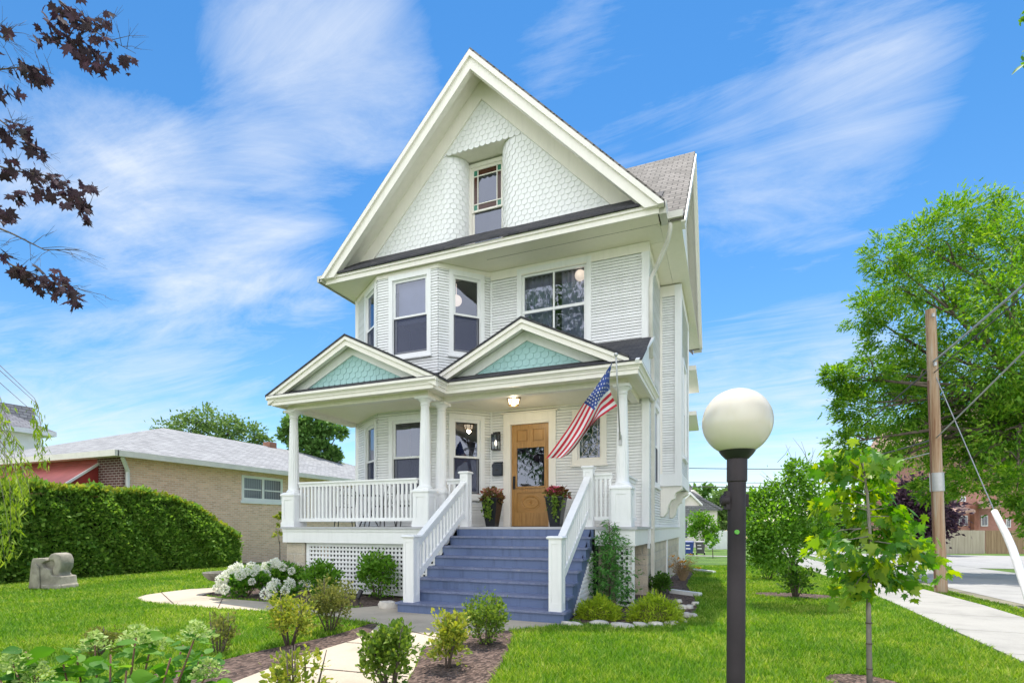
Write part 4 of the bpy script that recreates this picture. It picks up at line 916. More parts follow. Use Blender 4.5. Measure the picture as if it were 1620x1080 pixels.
# black wire porch chairs and table
def porch_chair(x, y, rz, label):
    t = thing('porch_chair', (0, 0, 0), label, 'chair', 'black wire chairs on the porch')
    m = MB(); m.tube([(.21 * math.cos(a), .21 * math.sin(a), .45) for a in (math.pi * 2 * i / 16 for i in range(17))], .012, 6)
    for k in range(-3, 4): q = math.sqrt(max(0, .2 ** 2 - (k * .055) ** 2)); m.tube([(k * .055, -q, .452), (k * .055, q, .452)], .006, 5)
    m.build('seat', BLACKM, t)
    for sx in (-1, 1):
        for sy in (-1, 1): m = MB(); m.tube([(sx * .15, sy * .15, .45), (sx * .20, sy * .21, .0)], .012, 6); m.build('leg', BLACKM, t)
    m = MB(); m.tube([(-.19, .16, .45), (-.21, .22, .78), (-.14, .25, .90), (0, .26, .93), (.14, .25, .90), (.21, .22, .78), (.19, .16, .45)], .013, 6)
    for k in range(-2, 3): m.tube([(k * .07, .18, .45), (k * .075, .235, .75), (k * .06, .25, .90)], .006, 5)
    m.tube([(-.205, .21, .72), (0, .24, .74), (.205, .21, .72)], .014, 6); m.tube([(-.09 * math.cos(a), .235, .6 + .09 * math.sin(a)) for a in (math.pi * 2 * i / 12 for i in range(13))], .007, 5); m.build('backrest', BLACKM, t)
    t.location = (x, y, FL); t.rotation_euler = (0, 0, rz); return t
porch_chair(-8.15, 9.85, .5, 'black wire porch chair nearest the left corner column'); porch_chair(-7.05, 9.75, -.3, 'black wire porch chair right of the small round table'); porch_chair(-6.35, 9.7, -1.2, 'black wire porch chair in front of the bay window')
t = thing('bistro_table', (-7.6, 9.95, FL), 'small round black metal table between the porch chairs', 'table')
m = MB(); m.lathe([(0, .70), (.29, .70), (.29, .72), (0, .72)], (-7.6, 9.95, FL), 24); m.build('tabletop', BLACKM, t)
for i in range(3): a = 2.1 * i + .4; m = MB(); m.tube([(-7.6 + .06 * math.cos(a), 9.95 + .06 * math.sin(a), FL + .70), (-7.6 + .05 * math.cos(a), 9.95 + .05 * math.sin(a), FL + .35), (-7.6 + .25 * math.cos(a), 9.95 + .25 * math.sin(a), FL)], .012, 6); m.build('leg', BLACKM, t)
# ------------------------------------------------------------------ lamp post in the foreground
D = 2.9; gb = gat(1163, D); top = at(1166, 722, D)
m_, nt, b = base_mat('opal_globe'); b.inputs['Base Color'].default_value = (.82, .72, .58, 1); b.inputs['Roughness'].default_value = .22; b.inputs['Subsurface Weight'].default_value = .35; b.inputs['Subsurface Radius'].default_value = (.12, .1, .07); b.inputs['Subsurface Scale'].default_value = .6
o = coords(nt); nz = noise(nt, o, 2.2, 5); rp = ramp(nt, nz.outputs['Fac'], [(.35, (.66, .59, .48)), (.65, (.75, .69, .59))]); L(nt, rp.outputs[0], b.inputs['Base Color']); OPAL = m_
t = thing('lamp_post', gb, 'brown metal lamp post topped with a cream glass globe on the right lawn', 'lamp post')
ax = (top - gb).normalized()
m = MB(); m.tube([gb - ax * .05, gb + ax * .02, top - ax * .14, top - ax * .135, top - ax * .01], [.049, .049, .047, .053, .053], 28); m.build('post', BRONZE, t, smooth_angle=35)
m = MB(); m.tube([top - ax * .012, top + ax * .012, top + ax * .03, top + ax * .036], [.06, .082, .094, .09], 28); m.build('collar', BLACKM, t, smooth_angle=35)
m = MB(); r_ = .182; m.lathe([(r_ * math.sin(a), -r_ * math.cos(a)) for a in (.5 + (math.pi - .5) * i / 30 for i in range(31))], tuple(top + Vector((0, 0, .03 + r_ * math.cos(.5)))), 48); m.build('globe', OPAL, t, smooth=True)
side = Vector((CS, SN, 0)); q = top - ax * .24
m = MB(); m.beam(q - side * .048 - ax * .05, q - side * .048 + ax * .05, .04, .035, up=side); m.tube([q - side * .05, q - side * .08, q - side * .088], [.03, .03, .02], 16); m.build('photocell', BRONZE, t, smooth_angle=35)
m = MB(); m.beam(q + side * .05 - ax * .035, q + side * .05 + ax * .035, .03, .02, up=side); m.build('outlet_cover', BRONZE, t)
q = at(1166, 841, D - .0485); fw = Vector((-SN, CS, 0)); m = MB(); m.tube([q + fw * .006, q - fw * .003], .0125, 14); m.build('badge', plain('green_sticker', (.12, .42, .05), .5), t)
# ------------------------------------------------------------------ landscape lights, stones, urn, carved stone
def spot(u, v, rz, label):
    p = gnd(u, v); t = thing('landscape_light', p, label, 'garden light', 'small black landscape spotlights')
    m = MB(); m.tube([p, p + Vector((0, 0, .16))], .012, 8); m.build('stake', BLACKM, t)
    d = Vector((math.cos(rz) * .6, math.sin(rz) * .6, .8)).normalized(); c = p + Vector((0, 0, .18)); m = MB(); m.tube([c - d * .07, c - d * .05, c + d * .09, c + d * .1], [.02, .035, .045, .05], 14); m.build('lamp_head', BLACKM, t, smooth_angle=35)
spot(415, 949, 1.0, 'small black spotlight among the white hydrangeas'); spot(568, 957, 1.6, 'small black spotlight in front of the lattice skirt'); spot(893, 975, 1.2, 'small black spotlight between the yellow shrub mounds')
ROCK = plain('pale_limestone', (.55, .51, .45), .85, .25, 6, bmp=.6); WSTONE = plain('weathered_stone', (.33, .30, .24), .9, .35, 5, bmp=.7); ROUGH = plain('dark_stone', (.20, .19, .16), .9, .3, 6, bmp=.7)
def rock(name, p, sx, sy, sz, label, cat, group=None, seed=0, mat=None):
    rd = np.random.default_rng(seed); bm_v = []; n1, n2 = 12, 7; m = MB()
    ph = rd.uniform(0, 6, 6)
    for i in range(n2 + 1):
        th = math.pi * i / n2
        for j in range(n1):
            a = 2 * math.pi * j / n1; k = 1 + .13 * math.sin(2 * a + ph[0]) + .10 * math.sin(3 * a + ph[1] + th * 2) + .08 * math.sin(5 * th + ph[2] + a)
            x, y, z = math.sin(th) * math.cos(a) * k, math.sin(th) * math.sin(a) * k, math.cos(th) * k * .9
            z = max(min(z, .72), -.6); m.v.append((p[0] + x * sx, p[1] + y * sy, p[2] + (z + .25) * sz))
    for i in range(n2):
        for j in range(n1): m.f.append((i * n1 + j, i * n1 + (j + 1) % n1, (i + 1) * n1 + (j + 1) % n1, (i + 1) * n1 + j)); m.m.append(0)
    return tag(m.build(name, mat or ROCK, None, smooth_angle=50), label, cat, group)
rock('garden_rock', gnd(615, 962), .17, .13, .14, 'pale rounded rock on the mulch left of the blue steps', 'rock', seed=3)
ed = [(905, 990, 30), (948, 988, 32), (985, 992, 34), (1013, 991, 26), (1038, 990, 20), (1060, 988, 22), (1076, 984, 18), (1087, 975, 16), (1078, 962, 18), (1072, 953, 12), (1096, 976, 12), (1090, 962, 14), (1100, 957, 10)]
for i, (u, v, wpx) in enumerate(ed):
    p = gnd(u, v); k = wpx * p.length / F0 * .55; rock('border_stone', p, k, .07 + .02 * (i % 3), .07, 'pale limestone edging stone of the curved bed under the yellow mounds', 'stone', 'pale stones edging the bed beside the steps', 20 + i)
def bv(o, w=.025):
    b = o.modifiers.new('worn_edges', 'BEVEL'); b.width = w; b.segments = 3; b.limit_method = 'ANGLE'; o.data.shade_smooth(); return o
# joints across the walk
for (u0, v0), (u1, v1) in (((548, 1017), (668, 1026)), ((440, 1053), (645, 1072)), ((600, 988), (700, 1011)), ((492, 957.5), (500, 974)), ((352, 947.5), (345, 962)), ((255, 937.5), (275, 956))):
    a, b_ = gnd(u0, v0), gnd(u1, v1); w_ = Vector((-(b_ - a).y, (b_ - a).x, 0)).normalized() * .008; k_ = Vector((0, 0, .0165)); m = MB(); m.poly([a - w_ + k_, b_ - w_ + k_, b_ + w_ + k_, a + w_ + k_]); tag(m.build('path_joint', MULCH), kind='structure')
# carved stone ornament on the lawn
p = gnd(84, 931); t = thing('carved_stone', p, 'broken carved stone block standing on the left lawn before the hedge', 'stone ornament')
fx = Vector((CS, SN, 0)); fy = Vector((-SN, CS, 0))
def T3(a, b, d): return p + fx * a + fy * d + Vector((0, 0, b))
m = MB(); m.prism([(-.40, -.03), (.40, -.03), (.385, .10), (.36, .12), (.34, .30), (.12, .33), (.10, .46), (-.04, .50), (-.10, .60), (.02, .66), (-.02, .72), (-.30, .71), (-.33, .62)], -.2, .25, T3)
m.prism([(-.26, .02), (-.10, .02), (-.12, .52), (-.20, .60), (-.29, .52)], -.235, -.2, T3); m.prism([(-.06, .0), (.37, .0), (.35, .12), (-.06, .12)], -.25, -.2, T3); m.prism([(-.10, .60), (-.06, .49), (.12, .45), (.18, .56), (.16, .67), (.02, .67)], -.10, .2, T3); bv(m.build('block', WSTONE, t))
m = MB(); m.prism([(.0, .70), (.06, .80), (.16, .84), (.28, .80), (.33, .68), (.32, .50), (.25, .38), (.30, .30), (.14, .30), (.10, .46), (.16, .56), (.14, .66), (.06, .66)], -.16, .2, T3); bv(m.build('scroll', WSTONE, t), .05)
p = gnd(352, 938); t = thing('stone_urn', p, 'low dark stone bowl on a foot at the left end of the hydrangeas', 'urn')
m = MB(); m.lathe([(.16, 0), (.15, .05), (.08, .09), (.07, .2), (.12, .25)], tuple(p), 20); m.build('foot', ROUGH, t, smooth_angle=40)
m = MB(); m.lathe([(.10, .25), (.26, .30), (.36, .40), (.38, .46), (.34, .46), (.28, .38), (0, .36)], tuple(p), 28); m.build('bowl', ROUGH, t, smooth_angle=40)
for (u0, v0, u1, v1), lb in (((1062, 938, 1108, 944), 'white downspout extension lying on the grass by the dried plant'), ((1098, 903, 1130, 907), 'white downspout extension lying on the grass farther along the house wall')):
    a, b_ = gnd(u0, v0), gnd(u1, v1); m = MB(); m.beam(a + Vector((0, 0, .05)), b_ + Vector((0, 0, .05)), .11, .08)
    tag(m.build('drain_pipe', WHITE), lb, 'drain pipe')

# ================================================================== PLANTS
LILAC = leaf_mat('yellow_green_leaf', [(.13, .20, .03), (.24, .31, .04), (.36, .40, .05), (.46, .45, .08)]); OLIVE = leaf_mat('olive_leaf', [(.12, .15, .035), (.19, .22, .05), (.28, .28, .075)]); MIDG = leaf_mat('mid_green_leaf', [(.035, .10, .012), (.07, .17, .02), (.12, .24, .03)]); BRIGHT = leaf_mat('bright_green_leaf', [(.07, .20, .015), (.12, .28, .025), (.18, .34, .04)])
DARKG = leaf_mat('dark_green_leaf', [(.10, .21, .035), (.16, .30, .05), (.22, .38, .06), (.32, .47, .09)]); DKSHRUB = leaf_mat('deep_shrub_leaf', [(.08, .16, .022), (.15, .25, .035), (.26, .35, .05)])
GOLD = leaf_mat('golden_thread_leaf', [(.18, .30, .018), (.33, .45, .025), (.46, .55, .045)], .3); CEDAR = leaf_mat('cedar_frond', [(.045, .16, .03), (.08, .24, .045), (.14, .33, .06)], .25); HYD = leaf_mat('hydrangea_leaf', [(.05, .17, .02), (.11, .27, .03), (.20, .38, .05)], .45)
def shrub(name, label, p, w, h, n, size, mat, tmpl=OVATE, group=None, cat='shrub', stems=7, sig=.22, per=14, low=.12, seed=0, droop=-.1, loose=1.0):
    t = thing(name, p, label, cat, group); p = Vector(p); rd = random.Random(seed); m = MB(); bl = []
    for k in range(stems):
        a = rd.uniform(0, 6.28); q = rd.uniform(.15, .75); zt = h * rd.uniform(.72, 1.0) * (1 - .35 * q * q)
        e = p + Vector((math.cos(a) * w / 2 * q, math.sin(a) * w / 2 * q, zt)); mid = p.lerp(e, .5) + Vector((math.cos(a) * w * .06, math.sin(a) * w * .06, 0))
        m.tube([p - Vector((0, 0, .02)) + Vector((math.cos(a) * .03, math.sin(a) * .03, 0)), mid, e], [.012 * loose, .008 * loose, .003], 6)
        bl.append((tuple(e - Vector((0, 0, h * .14))), (w * .17, w * .17, h * .17)))
        bl.append((tuple(mid.lerp(e, .25)), (w * .21, w * .21, h * .2)))
    m.build('stem', TWIG, t, smooth=True)
    bl.append(((p.x, p.y, p.z + h * (.5 + low / 2)), (w * .38, w * .38, h * (.42 - low / 2)) )); bl.append(((p.x, p.y, p.z + h * .3), (w * .34, w * .34, h * .24)))
    n = int(n * 1.6); size *= .92; nc = max(2, int(n / per / len(bl))); P, O = clumps(bl, per, nc, sig, .35); k = P[:, 2] > p.z + .02; leaves('foliage', P[k], size, tmpl, mat, t, O[k], droop=droop); return t
G1 = 'shrubs planted in the mulch along the front walk'
shrub('garden_shrub', 'olive shrub in the mulch bed left of the walk, nearest the blue steps', gnd(522, 1000), .68, .78, 1900, .034, OLIVE, group=G1, seed=1)
shrub('garden_shrub', 'yellow green shrub on the left mulch strip, second back from the blue steps', gnd(458, 1021), .62, .74, 1500, .036, LILAC, group=G1, seed=2)
shrub('garden_shrub', 'dense dark green shrub right of the walk directly before the bottom step', gnd(768, 1019), .60, .66, 2400, .034, DKSHRUB, group=G1, seed=3)
shrub('garden_shrub', 'bright yellow leaved shrub right of the walk before the blue steps', gnd(707, 1056), .56, .68, 1500, .042, LILAC, group=G1, seed=4)
shrub('garden_shrub', 'bushy green shrub in the mulch at the bottom centre of the view', gnd(617, 1092), .56, .66, 1700, .042, DKSHRUB, group=G1, seed=5)
shrub('garden_shrub', 'sparse leggy shrub in front of the walk at the bottom edge', gnd(475, 1135), .60, .62, 520, .042, LILAC, group=G1, seed=6, stems=9, sig=.3)
shrub('garden_shrub', 'thin twiggy olive shrub on the left lawn edge', gnd(345, 1036), .46, .52, 800, .03, OLIVE, group=G1, seed=7, stems=9)
shrub('garden_shrub', 'low brownish shrub behind the large leaved hydrangea', gnd(158, 1040), .46, .40, 700, .034, OLIVE, group=G1, seed=8)
shrub('green_shrub', 'leafy green shrub before the left part of the lattice skirt', gnd(512, 950), .95, .85, 1700, .055, BRIGHT, seed=9)
shrub('green_shrub', 'leafy green shrub before the lattice skirt, close to the stair newel', gnd(598, 948), 1.0, .98, 2000, .055, BRIGHT, seed=10)
WFL = leaf_mat('white_floret', [(.70, .72, .55), (.80, .80, .72), (.84, .84, .80)], .25)
def floret_head(n=260, r=.08):
    d = unit(rng.normal(size=(n, 3))); P = d * r * np.array([1, 1, 1.15]) * rng.uniform(.75, 1, (n, 1)); 
    o = leaves('flower_head', P, .026, OVATE, WFL, None, d, up=0); return o
FH = floret_head()
def hydrangea(label, p, w, h, n, nh, seed):
    t = shrub('hydrangea_bush', label, p, w, h, n, .075, HYD, OVATE, 'white hydrangeas at the porch corner', 'hydrangea', 8, seed=seed); rd = random.Random(seed); p = Vector(p)
    for k in range(nh):
        a = rd.uniform(-2.6, 1.0); e = rd.uniform(.05, 1.35); d = Vector((math.cos(a) * math.cos(e), math.sin(a) * math.cos(e), math.sin(e))); c = p + Vector((d.x * w * .52, d.y * w * .52, h * .25 + d.z * h * .80)); s = rd.uniform(.65, 1.1)
        o = FH.copy(); COL.objects.link(o); o.parent = t; o.matrix_parent_inverse = world_of(t).inverted(); o.location = c; o.scale = (s, s, s); o.rotation_euler = (rd.uniform(-.5, .5), rd.uniform(-.5, .5), rd.uniform(0, 6))
hydrangea('white flowering hydrangea bush beside the stone urn', gnd(388, 944), .95, .60, 1300, 22, 11); hydrangea('white flowering hydrangea bush before the stone porch pier', gnd(450, 938), 1.05, .68, 1500, 17, 12); hydrangea('small hydrangea with few white heads low beside the path', gnd(446, 954), .6, .38, 260, 8, 13)
bpy.data.objects.remove(FH)
# big leaved hydrangea in the very foreground
t = thing('panicle_hydrangea', at(150, 1300, 2.6) * Vector((1, 1, 0)) if False else gat(160, 2.75), 'large leaved hydrangea with pale green flower panicles in the left foreground', 'hydrangea')
P = []; O = []; m = MB(); FP = []; FO = []; rd = random.Random(4)
tips = [(20, 1050, 2.45, 1), (150, 1020, 2.7, 1), (215, 1008, 2.75, 1), (240, 1015, 2.85, 1), (310, 1003, 2.6, 1), (100, 1050, 2.6, 0), (270, 1040, 2.5, 0), (200, 1060, 2.4, 0), (60, 1070, 2.5, 1), (330, 1062, 2.7, 1), (245, 1085, 2.5, 0), (300, 1092, 2.4, 0), (130, 1092, 2.4, 0), (20, 1100, 2.5, 0), (175, 1035, 2.55, 0), (290, 1020, 2.7, 0), (40, 1030, 2.5, 0), (120, 1030, 2.75, 0), (260, 1060, 2.7, 0), (320, 1035, 2.8, 0), (80, 1095, 2.3, 0), (220, 1100, 2.3, 0), (0, 1075, 2.4, 0), (345, 1090, 2.6, 0), (160, 1075, 2.6, 0)]
for u, v, D, fl in tips:
    e = at(u, v, D); b_ = gat(170 + (u - 170) * .35, D + .05); m.tube([b_, b_.lerp(e, .55) + Vector((0, 0, .05)), e], [.008, .006, .004], 6)
    for j in range(36):
        f = 1 - j * .022; c = b_.lerp(e, f) + Vector((rd.gauss(0, .035), rd.gauss(0, .035), rd.gauss(0, .02))); a = j * 2.4 + u; P.append(c); O.append((math.cos(a), math.sin(a), .25))
    if fl:
        for j in range(260): z = rd.random() ** 1.5; rr = (1 - z) * .075 + .014; a = rd.uniform(0, 6.28); q = rr * math.sqrt(rd.random()); FP.append(e + Vector((math.cos(a) * q, math.sin(a) * q, z * .085 - .02))); FO.append((math.cos(a), math.sin(a), .6))
m.build('stem', plain('reddish_stem', (.20, .10, .06), .6), t, smooth=True)
leaves('foliage', np.array(P), .090, OVATE, HYD, t, np.array(O), jitter=.4, up=.55, svar=.2, droop=.15)
leaves('flower_panicles', np.array(FP), .017, OVATE, leaf_mat('pale_green_floret', [(.26, .40, .10), (.40, .52, .16), (.52, .60, .26)], .3), t, np.array(FO))
# bed right of the steps
p = gnd(965, 962); t = thing('cedar_shrub', p, 'upright feathery cedar with bare leader beside the right stair rail', 'conifer')
m = MB(); hgt = 1.55; m.tube([p, p + Vector((.01, 0, hgt * .6)), p + Vector((-.02, 0, hgt))], [.025, .014, .004], 7); P = []; O = []
for k in range(74):
    f = (k / 74) ** .9; z = .05 + f * hgt * .94; ln = (.62 - .47 * f) * rd.uniform(.45, 1.2); a = k * 2.399; tip = p + Vector((math.cos(a) * ln, math.sin(a) * ln, z + ln * .25)); s0 = p + Vector((0, 0, z)); m.tube([s0, s0.lerp(tip, .6) + Vector((0, 0, .02)), tip], [.005, .003, .001], 4)
    if f > .86 and k % 3: continue
    for j in range(int(62 - 45 * f)): g = rd.uniform(.15, 1.05); P.append(s0.lerp(tip, g) + Vector((rd.gauss(0, .035), rd.gauss(0, .035), rd.gauss(0, .03)))); O.append((math.cos(a) + rd.gauss(0, .5), math.sin(a) + rd.gauss(0, .5), rd.gauss(-.05, .4)))
m.build('trunk', TWIG, t, smooth=True); leaves('foliage', np.array(P), .085, FERN, CEDAR, t, np.array(O), droop=.15)
def mound(label, p, w, h, seed):
    t = thing('golden_mound', p, label, 'shrub', 'yellow mounded shrubs edging the bed'); p = Vector(p); n = 6500; d = unit(rng.normal(size=(n, 3))); d[:, 2] = np.abs(d[:, 2]); q = rng.uniform(.55, .95, n) * (1 + .10 * np.sin(d[:, 0] * 7 + seed) + .08 * np.sin(d[:, 1] * 9))
    P = np.array(p) + d * q[:, None] * np.array([w / 2, w / 2, h]); O = d * 1.0; O[:, 2] += .5
    leaves('foliage', P, .060, LANCE, GOLD, t, O, jitter=.9, up=.1, droop=.1)
    m = MB(); m.lathe([(w * .38, 0), (w * .36, h * .4), (w * .2, h * .7), (0, h * .75)], tuple(p), 12); m.build('inner_twigs', plain('olive_twigs', (.10, .11, .02), .9), t)
mound('low golden thread leaved mound nearest the blue steps', gnd(947, 978), .66, .34, 1); mound('larger golden thread leaved mound at the front corner of the stone edging', gnd(1036, 983), .80, .42, 2)
shrub('round_shrub', 'rounded dark green shrub behind the golden mounds at the house corner', gnd(1042, 940), .66, .50, 2000, .042, MIDG, seed=15, stems=6)
t = thing('dried_perennial', gnd(1080, 918), 'dried straw coloured perennial with orange blooms against the stone foundation', 'plant'); p = gnd(1080, 918); P = []; O = []; m = MB(); FP = []
for k in range(110):
    a = rd.uniform(0, 6.28); q = rd.uniform(.1, .45); e = p + Vector((math.cos(a) * q, math.sin(a) * q, rd.uniform(.35, .75))); m.tube([p + Vector((math.cos(a) * .06, math.sin(a) * .06, 0)), p.lerp(e, .5) + Vector((0, 0, .08)), e], [.005, .004, .002], 4)
    for j in range(7): P.append(p.lerp(e, rd.uniform(.4, 1))); O.append((math.cos(a), math.sin(a), rd.uniform(-.6, .6)))
    if k % 12 == 0 or k > 105: FP.append([e + Vector((rd.gauss(0, .02), rd.gauss(0, .02), .02)) for _ in range(12)])
m.build('stem', plain('straw_stem', (.36, .26, .15), .9), t); leaves('foliage', np.array(P), .07, LANCE, leaf_mat('straw_leaf', [(.42, .30, .17), (.30, .20, .12), (.5, .38, .24), (.2, .2, .06)]), t, np.array(O)); OPET = leaf_mat('orange_petal', [(.8, .35, .03), (.75, .45, .05)]); [leaves('flower', np.array(q_), .05, OVATE, OPET, t) for q_ in FP]
# hedge
def hedge():
    x0, x1, y0, y1, H = -17.9, -16.5, 3.5, 14.2, 2.42
    t = thing('hedge', (-17.2, 9, 0), 'tall dense clipped green hedge along the left side of the lawn', 'hedge')
    def top(y): return H * np.minimum(1, np.where(y > 10.9, 1 - .62 * ((y - 10.9) / 3.3).clip(0, 1) ** 1.7, 1))
    n = 80000; Y = rng.uniform(y0, y1, n); f = rng.random(n); tp = top(Y); X = np.where(f < .62, x1 + .06 * np.sin(Y * 2.1) , rng.uniform(x0, x1, n)); Z = np.where(f < .62, rng.random(n) * tp, tp)
    edge = np.where(f < .62, np.maximum(0, Z / tp - .8) * 1.2, 0); X = X - edge
    bmp = .10 * np.sin(X * 3 + Y * 4.7 + Z * 3.1) + .07 * np.sin(Y * 9 + Z * 7); N = np.where((f < .62)[:, None], np.array([1, -.3, .35]), np.array([.2, 0, 1.]))
    P = np.stack([X, Y, Z], 1) + N * bmp[:, None] * .7 + rng.normal(size=(n, 3)) * .05
    leaves('foliage', P, .088, OVATE, DARKG, t, N, up=.5, jitter=1.0)
    k = int(n * .13); Y = rng.uniform(y0, y1, k); P = np.stack([rng.uniform(x0, x1 + .05, k), Y, top(Y) + rng.uniform(-.02, .10, k)], 1); leaves('sunlit_top_leaves', P, .10, OVATE, LILAC, t, np.tile([.3, 0, 1.], (k, 1)))  # yellow-green leaves along the top, their colour standing in for sunlight
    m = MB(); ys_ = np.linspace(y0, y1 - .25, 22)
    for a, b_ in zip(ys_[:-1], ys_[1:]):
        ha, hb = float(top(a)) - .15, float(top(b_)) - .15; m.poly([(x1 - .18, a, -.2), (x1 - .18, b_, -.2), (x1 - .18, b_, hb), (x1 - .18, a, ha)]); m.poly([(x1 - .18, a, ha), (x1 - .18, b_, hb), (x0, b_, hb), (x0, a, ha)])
    m.build('shade_core', plain('shaded_branches', (.03, .045, .015), .95, .4, 12), t)  # dark core sheet; the shade deep in the hedge is put into its colour
hedge()
# ================================================================== TREES
LOCUST = leaf_mat('locust_leaf', [(.05, .15, .012), (.10, .25, .018), (.17, .34, .028), (.28, .42, .05)], .45); FARG = leaf_mat('far_tree_leaf', [(.08, .16, .04), (.14, .23, .06), (.20, .30, .09)], .35); FARD = leaf_mat('far_dark_tree_leaf', [(.06, .15, .03), (.11, .23, .05), (.17, .30, .07)], .3)
PURP = leaf_mat('purple_leaf', [(.045, .033, .038), (.065, .040, .050), (.085, .045, .062), (.06, .05, .052)], .15, .75, .1); PURPF = leaf_mat('dark_purple_leaf', [(.025, .015, .025), (.06, .03, .05), (.1, .06, .08)], .2)
YMAPLE = leaf_mat('young_maple_leaf', [(.05, .17, .012), (.10, .26, .02), (.20, .36, .03), (.36, .44, .04)], .5, .45, .4); WILLOW = leaf_mat('willow_leaf', [(.14, .24, .02), (.24, .36, .04), (.34, .44, .06)], .45); BIRCH = leaf_mat('small_tree_leaf', [(.07, .19, .018), (.13, .29, .03), (.21, .39, .05)], .45)
def bl(L_): return [(tuple(at(u, v, D)), (rp * D / F0,) * 3) for u, v, D, rp in L_]
base = Vector((10.2, 21.6, gz(0, 21.6)))
big = [(1500, 360, 19.0, 46), (1545, 345, 19.5, 36), (1455, 385, 19.0, 40), (1400, 405, 18.5, 30), (1420, 455, 18.5, 45), (1370, 495, 18.0, 30), (1410, 530, 18.0, 40), (1480, 450, 19.5, 60), (1550, 420, 20.0, 60), (1600, 390, 17.0, 60), (1640, 350, 17.5, 60), (1590, 480, 16.0, 60), (1650, 470, 17.0, 80), (1520, 520, 19.0, 50), (1450, 580, 18.0, 50), (1380, 590, 17.5, 36), (1335, 600, 17.5, 22), (1360, 650, 17.5, 34), (1420, 650, 18.0, 48), (1500, 610, 19.0, 60), (1570, 580, 16.0, 60), (1640, 600, 16.0, 70), (1390, 700, 18.0, 36), (1450, 710, 18.5, 40), (1520, 690, 19.0, 55), (1590, 680, 16.0, 55), (1650, 700, 16.5, 60), (1560, 750, 18.5, 42), (1610, 770, 15.0, 40), (1500, 740, 19.0, 35), (1700, 560, 18.0, 110), (1760, 460, 19.0, 110), (1640, 800, 15.0, 30), (1720, 700, 18, 100), (1322, 592, 17.5, 18), (1345, 640, 17.5, 26), (1335, 700, 17.5, 22), (1535, 765, 15.5, 26), (1655, 830, 14.5, 34), (1480, 770, 17, 24), (1385, 740, 18, 22), (1440, 640, 18.5, 36), (1490, 665, 18.5, 36), (1550, 640, 18.5, 40), (1600, 640, 17, 36), (1430, 590, 18.5, 34), (1490, 560, 19, 36), (1560, 700, 18.5, 36)]
tree('locust_tree', 'large feathery green locust tree overhanging the street at the right', base, bl(big), .30, LOCUST, 108000, .18, FERN, .42, per=42, sig=.19, seed=5, droop=.35, bark=BARK)
# small tree right of the lamp post
p = gnd(1260, 942); small = [(1262, 745, 9.6, 18), (1255, 780, 9.7, 34), (1215, 790, 9.9, 26), (1290, 790, 9.6, 26), (1225, 830, 9.6, 40), (1200, 800, 10, 22), (1275, 830, 9.5, 36), (1195, 850, 9.8, 22), (1240, 860, 9.5, 34), (1300, 850, 9.6, 20), (1210, 880, 9.8, 18)]
t = tree('garden_tree', 'young multi stemmed green tree with airy crown behind the lamp post', p, bl(small), .05, BIRCH, 12000, .055, OVATE, .30, per=14, sig=.3, seed=8, droop=.2)
m = MB(); rd = random.Random(3)
for k in range(34):
    s0 = at(rd.uniform(1225, 1300), rd.uniform(730, 800), 9.7); e = s0 + Vector((rd.uniform(-.3, .3), rd.uniform(-.2, .2), rd.uniform(.2, .5))); m.tube([s0, s0.lerp(e, .5) + Vector((.02, 0, 0)), e], [.006, .004, .002], 4)
m.build('bare_twig', TWIG, t)
shrub('base_shrub', 'upright green shrub round the foot of the young multi stemmed tree', gnd(1258, 945), .85, .72, 1300, .05, MIDG, seed=21)
shrub('lawn_shrub', 'round light green shrub on the lawn left of the multi stemmed tree', gnd(1215, 917), 1.3, .95, 1500, .07, BRIGHT, seed=22)
# staked young maple
p = gnd(1376, 1092); t = thing('young_maple', p, 'slender young maple with big lobed leaves on the right lawn', 'tree')
m = MB(); D = 4.75; tr = [p, at(1374, 960, D), at(1378, 870, D), at(1372, 780, D), at(1362, 712, D)]; m.tube(tr, [.024, .020, .016, .011, .004], 9); P = []; O = []; rd = random.Random(12)
crown = [(1355, 715), (1340, 735), (1310, 745), (1390, 745), (1325, 775), (1365, 770), (1410, 770), (1300, 800), (1345, 810), (1390, 800), (1425, 810), (1298, 850), (1335, 850), (1375, 845), (1415, 845), (1455, 850), (1315, 890), (1350, 890), (1400, 885), (1440, 880), (1480, 880), (1330, 920), (1365, 915), (1420, 925), (1450, 925), (1345, 940), (1482, 900), (1395, 905), (1300, 870), (1440, 825), (1405, 725), (1320, 720)]
for i, (u, v) in enumerate(crown):
    e = at(u, v, D + rd.uniform(-.45, .45)); s0 = tr[2].lerp(tr[4], min(.98, max(0, (930 - v) / 230 - .12))) if v < 900 else tr[1].lerp(tr[2], .7); m.tube([s0, s0.lerp(e, .55) + Vector((0, 0, .03)), e], [.006, .004, .002], 5)
    for j in range(27): c = s0.lerp(e, rd.uniform(.45, 1.08)) + Vector((rd.gauss(0, .06), rd.gauss(0, .06), rd.gauss(0, .05))); P.append(c); O.append((e.x - s0.x + rd.gauss(0, .1), e.y - s0.y + rd.gauss(0, .1), -.15))
m.build('trunk', BARKG, t, smooth=True); leaves('crown', np.array(P), .092, MAPLE, YMAPLE, t, np.array(O), droop=.75, up=.35, jitter=.7)
m = MB(); 
for q in (.25, .55, .8): c = tr[0].lerp(tr[1], q); m.tube([c, c + Vector((0, 0, .012))], .027, 10)
m.build('bud_scar', BARK, t)
